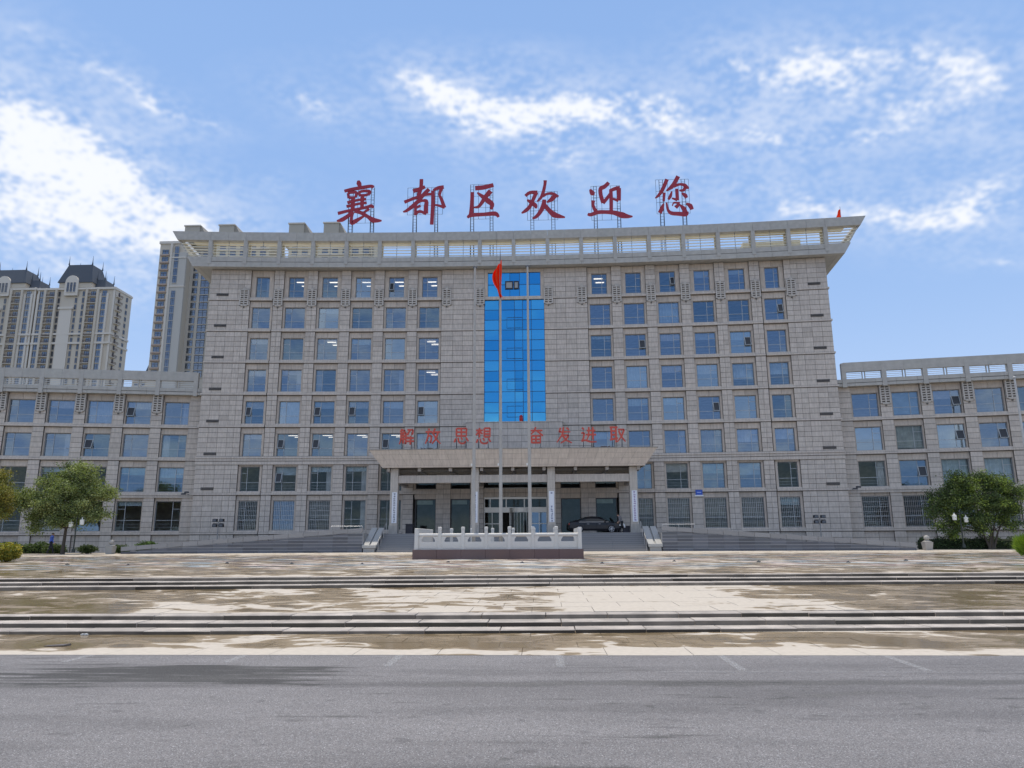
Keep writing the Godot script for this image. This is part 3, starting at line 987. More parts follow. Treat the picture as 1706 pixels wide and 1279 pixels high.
func build_office() -> void:
	office = thing("office_building", "wide pale granite office building with blue glass centre bay and red rooftop lettering", "building")
	var rows := [0, 1, 2, 3, 4, 5, 6, 7]
	var upper := [0, 1, 2, 3, 4, 5]
	var wall_top := DECK
	# piers of the main front
	for q in [-1, 1]:
		pier(0, q * 3.7 - 0.6, q * 3.7 + 0.6, 9.0, 1, upper, wall_top)
		pier(0, q * 6.95 - 0.6, q * 6.95 + 0.6, 6.9, 1, [0, 1, 2, 3, 4, 5, 6], wall_top)
		for k in 5:
			var s: float = q * (FIRST + BAY * (k + 0.5))
			pier(0, s - 0.50, s + 0.50, 0.5 if k > 1 else PLAT, 2 if k >= 3 else 1, rows, wall_top)
		var e: float = q * (FIRST + BAY * 5.0)
		pier(0, minf(e + q * 1.16, e + q * 2.46), maxf(e + q * 1.16, e + q * 2.46), 0.5, 2, rows, wall_top)
		# blind end panel, and the one beside the glass
		var a: float = e + q * 2.46
		pier(0, minf(a, q * 31.55), maxf(a, q * 31.55), 0.5, 3, rows, wall_top, STONE)
		pier(0, q * 5.325 - 1.025, q * 5.325 + 1.025, 9.0, 2, upper, wall_top)
		for r in 7:
			louvre(0, q * 30.25, TOPS[r] - HIGH[r] + 0.12)
		for k in 6:
			var s: float = q * (FIRST + BAY * k)
			var widths := []
			for r in 8:
				widths.push_back((0.79 if r == 0 else 1.03) - (0.11 if k == 5 else 0.0))
			bay(0, s, 1.16 if k == 5 else 1.2435, rows if k > 0 else [0, 1, 2, 3, 4, 5, 6], widths, 0.5 if k > 1 else (PLAT if k == 1 else 6.25), wall_top)
			var n := 6 - k if q < 0 else 7 + k
			for r in 8:
				if k == 0 and r >= 6:
					continue
				window_at(0, n, r, s, widths[r])
		for s in [3.54, 7.0, 10.57, 14.06, 17.54, 21.03, 24.52, 28.0]:
			lattice(0, q * s, 27.08, 1.72)
	build_curtain()
	build_entrance_front()
	# cornice between the second and the third storey
	run(stone_b, 0, -31.6, 31.6, 9.52, 9.70, -0.1, 0.16, STONE)
	run(stone_b, 0, -31.6, 31.6, 9.28, 9.46, -0.1, 0.10, STONE)
	blk(mortar_b, 0, -31.55, 31.55, 8.95, 9.74, -0.3, 0.03, DARK, 61)
	run(stone_b, 0, -31.6, 31.6, 8.92, 9.22, -0.1, 0.07, STONE)
	# wings
	for side in [-1, 1]:
		build_wing(side)
	build_roof()
	build_body()
	# commit the cladding: the largest panels are parts of their own
	panels.sort_custom(func(x, y): return (x[2] - x[1]) * (x[4] - x[3]) * (1.4 if x[0] == 0 else 1.0) > (y[2] - y[1]) * (y[4] - y[3]) * (1.4 if y[0] == 0 else 1.0))
	for k in panels.size():
		if k < 300:
			var b := Builder.new()
			panel_into(b, panels[k])
			part(office, "stone_panel", b, M.stone)
		else:
			panel_into(stone_b, panels[k])
	part(office, "stone_cladding", stone_b, M.stone, true)
	part(office, "joint_backing", mortar_b, M.mortar)

func build_curtain() -> void:
	# blue glass: a framed band under the eaves, the tall bay below it
	var dark_blue := Color(0.02, 0.07, 0.16)
	var o := -0.22
	run(stone_b, 0, -3.1, -2.74, 26.25, 28.88, -0.5, -0.05, WARM, 9); run(stone_b, 0, 2.74, 3.1, 26.25, 28.88, -0.5, -0.05, WARM, 9)
	run(stone_b, 0, -3.1, 3.1, 28.88, DECK, -0.5, -0.05, WARM, 2.1)
	run(stone_b, 0, -3.1, 3.1, 25.90, 26.22, -0.5, 0.02, STONE, 2.1)
	var grid := [[-2.74, 2.74, 26.25, 28.88, [-1.6, -0.45, 0.55, 1.6], 2], [-3.1, 3.1, 12.93, 25.90, [-1.6, 0.02, 0.85, 1.75], 12]]
	for gz in grid:
		var xs: Array = [gz[0]] + gz[4] + [gz[1]]
		var frame := Builder.new()
		for x in xs:
			blk(frame, 0, x - 0.025, x + 0.025, gz[2], gz[3], o - 0.05, o + 0.035, dark_blue)
		for k in gz[5] + 1:
			var y := lerpf(gz[2], gz[3], float(k) / gz[5])
			blk(frame, 0, gz[0], gz[1], y - 0.025, y + 0.025, o - 0.05, o + 0.03, dark_blue)
		part(office, "curtain_frame", frame, M.plastic)
		for k in gz[5]:
			for j in xs.size() - 1:
				var b := Builder.new()
				var y0 := lerpf(gz[2], gz[3], float(k) / gz[5]) + 0.02
				var y1 := lerpf(gz[2], gz[3], float(k + 1) / gz[5]) - 0.02
				# each pane hangs at an angle of its own by a hair
				var d := []
				for q in 4:
					d.push_back(o + rng.randf_range(-0.016, 0.016))
				b.quad(fp(0, xs[j] + 0.02, y0, d[0]), fp(0, xs[j + 1] - 0.02, y0, d[1]), fp(0, xs[j + 1] - 0.02, y1, d[2]), fp(0, xs[j] + 0.02, y1, d[3]), Color.WHITE)
				var shade := rng.randf() + (0.35 if k < 3 and gz[5] > 2 else 0.0)
				part(office, "curtain_pane", b, M.glass_blue_pale if shade > 0.8 else (M.glass_blue_deep if shade < 0.25 else M.glass_blue))
	# opening lights set in the tall bay, and the two small windows up in the band
	for y in [24.0, 20.75, 17.5, 14.7]:
		var b := Builder.new()
		for e in [[-0.8, -0.765, y - 1.15, y], [0.815, 0.85, y - 1.15, y], [-0.765, 0.815, y - 0.035, y], [-0.765, 0.815, y - 1.15, y - 1.115]]:
			blk(b, 0, e[0], e[1], e[2], e[3], o + 0.036, o + 0.06, Color(0.03, 0.12, 0.27))
		part(office, "opening_light", b, M.plastic)
	var sb := Builder.new()
	for e in [[-0.95, -0.1], [-0.06, 0.5]]:
		blk(sb, 0, e[0], e[1], 27.05, 27.95, o + 0.04, o + 0.08, Color(0.02, 0.02, 0.025))
		blk(sb, 0, e[0] + 0.12, e[1] - 0.12, 27.2, 27.8, o + 0.08, o + 0.085, Color(0.35, 0.36, 0.36))
	part(office, "opening_light", sb, M.plastic)
	# stone apron below the glass, above the canopy
	cladding(0, -4.85, 4.75, 9.0, 12.93, 0.55, 7, 0.62, STONE)
	blk(stone_b, 0, -4.85, 4.75, 9.0, 12.9, -0.3, 0.2, STONE)
	run(stone_b, 0, -4.9, 4.8, 12.93, 13.0, -0.3, 0.6, STONE)

func build_entrance_front() -> void:
	# ground and first storey under the canopy: piers, dark shop-front glazing and the main doors
	for q in [-1, 1]:
		cladding(0, q * 7.1 - 0.72, q * 7.1 + 0.72, PLAT, 6.9, 0.0, 2, 0.49)
		cladding(0, q * 3.78 - 0.66, q * 3.78 + 0.66, PLAT, 6.9, 0.0, 2, 0.49)
		cladding(0, q * 3.78 - 0.66, q * 3.78 + 0.66, 6.9, 9.0, 0.0, 2, 0.49)
		for w in [[5.41, 0.95], [8.86, 1.02]]:
			var s: float = q * w[0]
			var half: float = w[1]
			# upper light, spandrel, tall light
			cladding(0, s - half - 0.06, s + half + 0.06, 5.45, 6.45, -0.12, 2, 0.5, WARM)
			var b := Builder.new()
			var fr := Color(0.10, 0.10, 0.11)
			for e in [[6.45, 8.6], [PLAT, 5.45]]:
				blk(b, 0, s - half, s - half + 0.07, e[0], e[1], -0.46, -0.36, fr); blk(b, 0, s + half - 0.07, s + half, e[0], e[1], -0.46, -0.36, fr)
				blk(b, 0, s - half, s + half, e[1] - 0.07, e[1], -0.46, -0.36, fr); blk(b, 0, s - half, s + half, e[0], e[0] + 0.07, -0.46, -0.36, fr)
			var win := part(office, "window", b, M.plastic)
			for e in [[6.45, 8.6], [PLAT, 5.45]]:
				var gb := Builder.new()
				blk(gb, 0, s - half + 0.07, s + half - 0.07, e[0] + 0.07, e[1] - 0.07, -0.42, -0.41, Color.WHITE, 1)
				part(win, "pane", gb, M.glass_dark)
			if absf(s) > 7.0 or q < 0:
				var cb := Builder.new()
				blk(cb, 0, s - half + 0.1, s + half - 0.35, 4.95, 5.35, -0.6, -0.55, Color(0.42, 0.52, 0.44))
				part(win, "blind", cb, M.interior)
	# main doors
	var steel := Color(0.52, 0.50, 0.46)
	var d := thing_part("entrance_doors")
	var b := Builder.new()
	for y in [[PLAT, PLAT + 0.06], [4.12, 4.62], [5.42, 5.62], [6.45, 6.52]]:
		blk(b, 0, -3.1, 3.1, y[0], y[1], -0.5, -0.22, steel)
	for x in [-3.06, -2.5, -0.92, 0.86, 1.52, 3.06]:
		blk(b, 0, x - 0.05, x + 0.05, 4.62, 5.42, -0.48, -0.26, steel)
	for x in [-3.06, -1.45, -0.55, 1.55, 3.06]:
		blk(b, 0, x - 0.05, x + 0.05, PLAT, 4.12, -0.48, -0.26, steel)
	for x in [-2.3, 2.3]:
		blk(b, 0, x - 0.035, x + 0.035, PLAT, 4.12, -0.46, -0.3, steel)
		blk(b, 0, x - 0.7, x + 0.7, 3.0, 3.08, -0.46, -0.3, steel)
	part(d, "door_frame", b, M.metal)
	cladding(0, -3.12, 3.12, 5.62, 6.45, -0.12, 6, 0.42, WARM)
	for e in [[-3.0, -1.5, PLAT + 0.06, 4.12], [1.6, 3.0, PLAT + 0.06, 4.12], [-3.0, 3.0, 4.62, 5.42], [-3.1, 3.1, 6.52, 8.6]]:
		var gb := Builder.new()
		blk(gb, 0, e[0], e[1], e[2], e[3], -0.40, -0.39, Color.WHITE, 1)
		part(d, "pane", gb, M.glass_dark if e[0] < 1.0 else M.glass_b)
	# revolving door: curved glass drum with bright posts
	var rb := Builder.new()
	var gb2 := Builder.new()
	var c := fp(0, 0.5, 0, -0.3)
	for k in 9:
		var t := lerpf(-1.25, 1.25, k / 8.0)
		var p := c + Vector3(1.05 * sin(t), 0, 1.05 * cos(t))
		rb.bar(Vector3(p.x, PLAT, p.z), Vector3(p.x, 4.15, p.z), 0.025, Color(0.6, 0.6, 0.58), 6)
		if k < 8:
			var t2 := lerpf(-1.25, 1.25, (k + 1) / 8.0)
			var p2 := c + Vector3(1.05 * sin(t2), 0, 1.05 * cos(t2))
			gb2.quad(Vector3(p.x, PLAT, p.z), Vector3(p2.x, PLAT, p2.z), Vector3(p2.x, 4.15, p2.z), Vector3(p.x, 4.15, p.z), Color.WHITE)
	rb.lathe(Vector3(c.x, 4.12, c.z), [Vector2(1.1, 0), Vector2(1.1, 0.42), Vector2(0, 0.42)], steel, 24)
	part(d, "door_drum", rb, M.metal)
	part(d, "pane", gb2, M.glass_dark)
	# the recess behind: lobby floor, back wall and the added dark partitions belong to the body

func thing_part(called: String) -> Node3D:
	var o := Node3D.new()
	o.name = called
	office.add_child(o, true)
	return o

func build_wing(side: int) -> void:
	var rows := [4, 5, 6, 7]
	var top := 16.0
	var widths := [1.17, 1.17, 1.17, 1.17, 1.17, 1.17, 1.17, 1.17]
	var first := -1.17 - 1.55
	# blind strip against the main block
	var a: float = side * first
	var e: float = side * -1.3
	pier(side, minf(a, e), maxf(a, e), 0.45, 1, rows, top)
	for k in 6:
		var s: float = side * WBAY * k
		bay(side, s, 1.30, rows, widths, 0.45, top)
		for r in rows:
			window_at(side, k, r, s, 1.17)
		var p: float = side * (WBAY * (k + 0.5))
		pier(side, p - 0.51, p + 0.51, 0.45, 1, rows, top)
		lattice(side, p, 16.02 if k >= 0 else 16.0, 1.80)
	var far: float = side * (WBAY * 5.0 + 2.32)
	var end: float = side * (WBAY * 5.0 + 3.3)
	pier(side, minf(far, end), maxf(far, end), 0.45, 1, rows, top)
	var lo := minf(a, end)
	var hi := maxf(a, end)
	# heavy string between the ground and first storey
	run(stone_b, side, lo, hi, 5.944, 6.163, -0.1, 0.16, STONE, 1.8)
	run(stone_b, side, lo, hi, 5.72, 5.92, -0.1, 0.10, STONE, 1.8)
	# parapet: beam, posts, slats in two fields a bay, cap
	var beam := Builder.new()
	run(beam, side, lo, hi, 16.0, 16.28, -0.3, 0.46, BAND, 1.81)
	run(beam, side, lo, hi, 16.33, 16.68, -0.3, 0.50, BAND, 1.81)
	blk(beam, side, lo, hi, 16.27, 16.34, -0.3, 0.42, Color(0.12, 0.12, 0.12))
	part(office, "parapet_beam", beam, M.paint)
	for k in range(-1, 6):
		var p: float = side * WBAY * (k + 0.5)
		var b := Builder.new()
		blk(b, side, p - 0.2, p + 0.2, 15.9, 18.3, 0.0, 0.56, BAND)
		part(office, "parapet_post", b, M.paint)
		for q in 2:
			var ca: float = p + side * (WBAY * 0.25 * (1 + 2 * q))
			if k == 5:
				continue
			var c := Builder.new()
			blk(c, side, ca - 0.9, ca + 0.9, 17.42, 18.35, 0.1, 0.54, jit(BAND, 0.03))
			part(office, "parapet_panel", c, M.paint)
			var w0 := ca - 0.74
			var w1 := ca + 0.74
			for j in 4:
				var sl := Builder.new()
				var y := 16.72 + j * 0.18
				sl.hexa([fp(side, w0, y, 0.18), fp(side, w1, y, 0.18), fp(side, w0, y + 0.05, 0.18), fp(side, w1, y + 0.05, 0.18), fp(side, w0, y - 0.03, 0.36), fp(side, w1, y - 0.03, 0.36), fp(side, w0, y + 0.02, 0.36), fp(side, w1, y + 0.02, 0.36)], Color(0.60, 0.60, 0.58))
				part(office, "slat", sl, M.steel)
			for x in [w0 - 0.08, w1 + 0.02]:
				var st := Builder.new()
				blk(st, side, x, x + 0.06, 16.68, 17.42, 0.16, 0.4, BAND)
				part(office, "slat_frame", st, M.steel)
	# body behind the front
	var body := Builder.new()
	for y in [16.0, 12.4, 9.1, 5.8, 2.2]:
		blk(body, side, lo, hi, y - 0.25, y, -12.0, -0.6, Color(0.55, 0.54, 0.52))
	blk(body, side, lo, hi, 0.4, 15.9, -7.4, -7.2, Color(0.62, 0.60, 0.56))
	part(office, "floor_slab", body, M.interior)
	var shell := Builder.new()
	blk(shell, side, lo, hi, 0.4, 16.0, -12.2, -12.0, STONE)
	blk(shell, side, minf(end, end - side * 0.3), maxf(end, end - side * 0.3), 0.4, 16.0, -12.0, -0.4, STONE)
	part(office, "outer_wall", shell, M.stone)

func build_roof() -> void:
	var o1 := 0.95
	# flat soffit with raked ends
	var so := Builder.new()
	for k in 20:
		var a := lerpf(-33.2, 33.2, k / 20.0)
		var b := lerpf(-33.2, 33.2, (k + 1) / 20.0)
		so.hexa(corners(0, a + 0.01, b - 0.01, DECK + 0.03, DECK + 0.28, -16.0, o1 - 0.05), jit(Color(0.42, 0.41, 0.385), 0.03))
	part(office, "soffit", so, M.paint)
	var posts := [-31.55]
	for k in range(-8, 9):
		posts.push_back(0.0 if k == 0 else signf(k) * (3.54 + BAY * (absi(k) - 1)))
	posts.push_back(31.55)
	var rake := 2.25 / 3.7   # how far the ends lean out per metre
	# lower beam in two courses
	var n := posts.size()
	for k in n - 1:
		for h in 2:
			var s0: float = lerpf(posts[k], posts[k + 1], h / 2.0)
			var s1: float = lerpf(posts[k], posts[k + 1], (h + 1) / 2.0)
			var b := Builder.new()
			blk(b, 0, s0 + 0.008, s1 - 0.008, DECK, DECK + 0.52, 0.3, o1, jit(BAND, 0.03))
			blk(b, 0, s0 + 0.008, s1 - 0.008, DECK + 0.585, DECK + 1.08, 0.3, o1 - 0.02, jit(BAND, 0.03))
			part(office, "parapet_panel", b, M.paint)
			var c := Builder.new()
			blk(c, 0, s0 + 0.008, s1 - 0.008, 32.12, 33.05, 0.35, o1 + 0.06, jit(BAND, 0.03))
			part(office, "parapet_panel", c, M.paint)
		blk(mortar_b, 0, posts[k], posts[k + 1], DECK + 0.5, DECK + 0.6, 0.3, o1 - 0.06, DARK)
	for s in posts:
		var b := Builder.new()
		blk(b, 0, s - 0.19, s + 0.19, DECK + 0.3, 32.13, 0.5, o1 + 0.04, BAND)
		part(office, "parapet_post", b, M.paint)
	for k in n - 1:
		for j in 5:
			var b := Builder.new()
			var y := DECK + 1.28 + j * 0.31
			b.hexa([fp(0, posts[k] + 0.2, y, 0.55), fp(0, posts[k + 1] - 0.2, y, 0.55), fp(0, posts[k] + 0.2, y + 0.06, 0.55), fp(0, posts[k + 1] - 0.2, y + 0.06, 0.55), fp(0, posts[k] + 0.2, y - 0.02, 0.72), fp(0, posts[k + 1] - 0.2, y - 0.02, 0.72), fp(0, posts[k] + 0.2, y + 0.04, 0.72), fp(0, posts[k + 1] - 0.2, y + 0.04, 0.72)], Color(0.74, 0.69, 0.55))
			part(office, "slat", b, M.steel)
		var mid: float = (posts[k] + posts[k + 1]) / 2
		var st := Builder.new()
		blk(st, 0, mid - 0.025, mid + 0.025, DECK + 1.08, 32.12, 0.6, 0.66, Color(0.25, 0.25, 0.25))
		part(office, "slat_mullion", st, M.steel)
	# raked ends
	for q in [-1, 1]:
		var e := Builder.new()
		for y in [[DECK, 30.33], [32.12, 33.05]]:
			var lo: float = q * (33.2 + (y[0] - DECK) * rake)
			var hi: float = q * (33.2 + (y[1] - DECK) * rake)
			var s0: float = q * 31.56
			# front face piece, and the return along the side
			for run_ in [[0.35, o1 + (0.06 if y[0] > 31 else 0.0), s0], [-16.0, 0.35, lo - q * 0.5]]:
				var c := []
				for w in [run_[0], run_[1]]:
					for v in 2:
						var out := hi if v else lo
						var inn: float = run_[2] if run_[0] > 0 else (out - q * 0.5)
						c.push_back(fp(0, minf(inn, out), y[v], w)); c.push_back(fp(0, maxf(inn, out), y[v], w))
				e.hexa(c, BAND)
		part(office, "parapet_end", e, M.paint)
		for j in 5:
			var y := DECK + 1.28 + j * 0.31
			var x: float = q * (33.1 + (y - DECK) * rake)
			var b := Builder.new()
			blk(b, 0, minf(q * 31.75, x), maxf(q * 31.75, x), y, y + 0.06, 0.55, 0.72, Color(0.74, 0.69, 0.55))
			blk(b, 0, minf(x, x - q * 0.1), maxf(x, x - q * 0.1), y, y + 0.06, -15.0, 0.55, Color(0.74, 0.69, 0.55))
			part(office, "slat", b, M.steel)
		# raking corner post
		var cp := Builder.new()
		var lo2: float = q * (33.1 + 1.08 * rake)
		var hi2: float = q * (33.1 + 2.87 * rake)
		var cc := []
		for w in [0.5, 0.7]:
			for v in 2:
				var out := hi2 if v else lo2
				cc.push_back(fp(0, minf(out, out - q * 0.14), DECK + (2.87 if v else 1.08), w)); cc.push_back(fp(0, maxf(out, out - q * 0.14), DECK + (2.87 if v else 1.08), w))
		cp.hexa(cc, BAND)
		part(office, "parapet_post", cp, M.paint)
	# pergola slab behind the cap, deck, and the low stair house on the right
	var p := Builder.new()
	for k in 24:
		var a := lerpf(-33.6, 33.6, k / 24.0)
		var b2 := lerpf(-33.6, 33.6, (k + 1) / 24.0)
		blk(p, 0, a, b2, 32.2, 32.7, -0.75, 0.34, jit(Color(0.78, 0.70, 0.50), 0.03))
	for s in posts:
		blk(p, 0, s - 0.12, s + 0.12, DECK + 0.3, 32.2, -0.7, -0.45, Color(0.70, 0.64, 0.48))
	part(office, "pergola", p, M.paint)
	var d := Builder.new()
	blk(d, 0, -33.3, 33.3, DECK + 0.3, DECK + 0.42, -16.0, 0.5, Color(0.66, 0.62, 0.54))
	part(office, "roof_deck", d, M.concrete)
	var h := Builder.new()
	blk(h, 0, 24.3, 30.2, DECK + 0.4, 32.6, -9.0, -3.2, Color(0.72, 0.64, 0.44))
	blk(h, 0, 25.3, 28.4, DECK + 0.4, 31.3, -3.2, -3.1, Color(0.30, 0.31, 0.31))
	part(office, "stair_house", h, M.paint)

func build_body() -> void:
	var body := Builder.new()
	for y in [28.95, 25.75, 22.4, 19.1, 15.8, 12.5, 9.3, 6.0, 2.07]:
		for k in 10:
			blk(body, 0, lerpf(-31.3, 31.3, k / 10.0), lerpf(-31.3, 31.3, (k + 1) / 10.0), y - 0.3, y, -16.0, -0.62, Color(0.58, 0.57, 0.55))
	for k in 10:
		blk(body, 0, lerpf(-31.3, 31.3, k / 10.0), lerpf(-31.3, 31.3, (k + 1) / 10.0), 0.5, DECK, -6.9, -6.7, Color(0.55, 0.53, 0.50))
	for k in 5:
		for q in [-1, 1]:
			var s: float = q * (FIRST + BAY * (k + 0.5))
			if k % 2 == 1:
				blk(body, 0, s - 0.1, s + 0.1, 0.5, DECK, -6.8, -0.6, Color(0.6, 0.58, 0.55))
	for e in [[-10.2, -3.2], [3.2, 10.2]]:  # added dark partitions, their colour standing in for an unlit lobby
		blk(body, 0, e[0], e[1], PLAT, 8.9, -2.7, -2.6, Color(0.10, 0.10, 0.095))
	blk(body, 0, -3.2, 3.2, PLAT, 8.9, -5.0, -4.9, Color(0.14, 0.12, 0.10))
	part(office, "floor_slab", body, M.interior)
	var shell := Builder.new()
	for k in 10:
		blk(shell, 0, lerpf(-31.5, 31.5, k / 10.0), lerpf(-31.5, 31.5, (k + 1) / 10.0), 0.4, DECK, -16.3, -16.0, STONE)
	for q in [-1, 1]:
		blk(shell, 0, minf(q * 31.2, q * 31.55), maxf(q * 31.2, q * 31.55), 0.4, DECK, -16.0, -0.36, STONE)
		for r in 7:
			var y: float = TOPS[r] - HIGH[r] - 0.35
			blk(shell, 0, minf(q * 31.5, q * 31.66), maxf(q * 31.5, q * 31.66), y, y + 0.18, -16.0, 0.06, STONE)
	part(office, "outer_wall", shell, M.stone)
	build_canopy()

func build_canopy() -> void:
	# entrance canopy: raked fascia of tiles, four square columns, tie beams
	var y := [7.93, 8.12, 8.62, 9.07, 9.47]
	var zf := func(h: float) -> float: return lerpf(6.55, 7.2, (h - 7.93) / 1.54)
	var xf := func(h: float) -> float: return lerpf(11.8, 12.9, (h - 7.93) / 1.54)
	var back := Builder.new()
	var c := []
	for w in 2:
		for v in 2:
			for u in 2:
				var h: float = y[4] if v else y[0]
				c.push_back(Vector3((xf.call(h) - 0.05) * (1 if u else -1), h - (0.02 if v else -0.02), (zf.call(h) - 0.05) if w else 0.3))
	back.hexa(c, DARK)
	part(office, "canopy_slab", back, M.mortar)
	var pink := Color(0.66, 0.585, 0.515)
	for r in 4:
		var n := 30 if r > 0 else 15
		for k in n:
			var b := Builder.new()
			var p := []
			for w in 2:
				for v in 2:
					for u in 2:
						var h: float = y[r + v] + (-0.006 if v else 0.006)
						var x: float = xf.call(h) * lerpf(-1.0, 1.0, float(k + u) / n) + (-0.006 if u else 0.006)
						p.push_back(Vector3(x, h, zf.call(h) - (0.0 if w else 0.06) + (0.02 if r == 0 else 0.0)))
			b.hexa(p, jit(pink, 0.05))
			part(office, "fascia_panel", b, M.stone)
		for q in [-1, 1]:
			for k in 7:
				var b := Builder.new()
				var p := []
				for w in 2:
					for v in 2:
						for u in 2:
							var h: float = y[r + v] + (-0.006 if v else 0.006)
							var x: float = q * xf.call(h) - (0.0 if (u == 1) == (q > 0) else q * 0.06)
							p.push_back(Vector3(x, h, lerpf(0.35, zf.call(h) - 0.07, (k + w) / 7.0)))
				b.hexa(p, jit(pink, 0.05))
				part(office, "fascia_panel", b, M.stone)
	var cap := Builder.new()
	cap.box(Vector3(-12.95, 9.47, 0.4), Vector3(12.95, 9.55, 7.24), Color(0.34, 0.32, 0.29))
	part(office, "canopy_cap", cap, M.stone)
	# coffered underside
	var cof := Builder.new()
	for k in 9:
		var x := lerpf(-11.3, 11.3, k / 8.0)
		cof.box(Vector3(x - 0.14, 7.62, 0.5), Vector3(x + 0.14, 7.925, 6.3), Color(0.40, 0.37, 0.34))
	for z in [1.6, 3.2, 4.8]:
		cof.box(Vector3(-11.4, 7.70, z - 0.1), Vector3(11.4, 7.92, z + 0.1), Color(0.40, 0.37, 0.34))
	part(office, "canopy_ceiling", cof, M.stone)
	for x in [-10.78, -3.43, 3.45, 10.82]:
		var col := Builder.new()
		col.cbox(Vector3(x - 0.35, PLAT + 0.75, 5.35), Vector3(x + 0.35, 7.93, 6.05), 0.02, Color(0.54, 0.50, 0.45))
		col.cbox(Vector3(x - 0.40, PLAT, 5.30), Vector3(x + 0.40, PLAT + 0.75, 6.10), 0.02, Color(0.42, 0.40, 0.37))
		for k in 6:
			var yy := PLAT + 1.5 + k * 0.8
			col.box(Vector3(x - 0.352, yy, 5.348), Vector3(x + 0.352, yy + 0.012, 6.052), Color(0.30, 0.28, 0.26))
		part(office, "column", col, M.stone)
		if x < 10.0:
			var xe: float = {-10.78: -3.43, -3.43: 3.45, 3.45: 10.82}[x]
			var tb := Builder.new()
			for k in 4:
				tb.box(Vector3(lerpf(x + 0.36, xe - 0.36, k / 4.0) + 0.004, 6.6, 5.45), Vector3(lerpf(x + 0.36, xe - 0.36, (k + 1) / 4.0) - 0.004, 7.28, 5.95), jit(Color(0.52, 0.475, 0.425), 0.03))
			part(office, "tie_beam", tb, M.stone)
		var sb := Builder.new()
		sb.box(Vector3(x - 0.2, 6.65, 0.1), Vector3(x + 0.2, 7.25, 5.34), Color(0.44, 0.41, 0.37))
		part(office, "tie_beam", sb, M.stone)

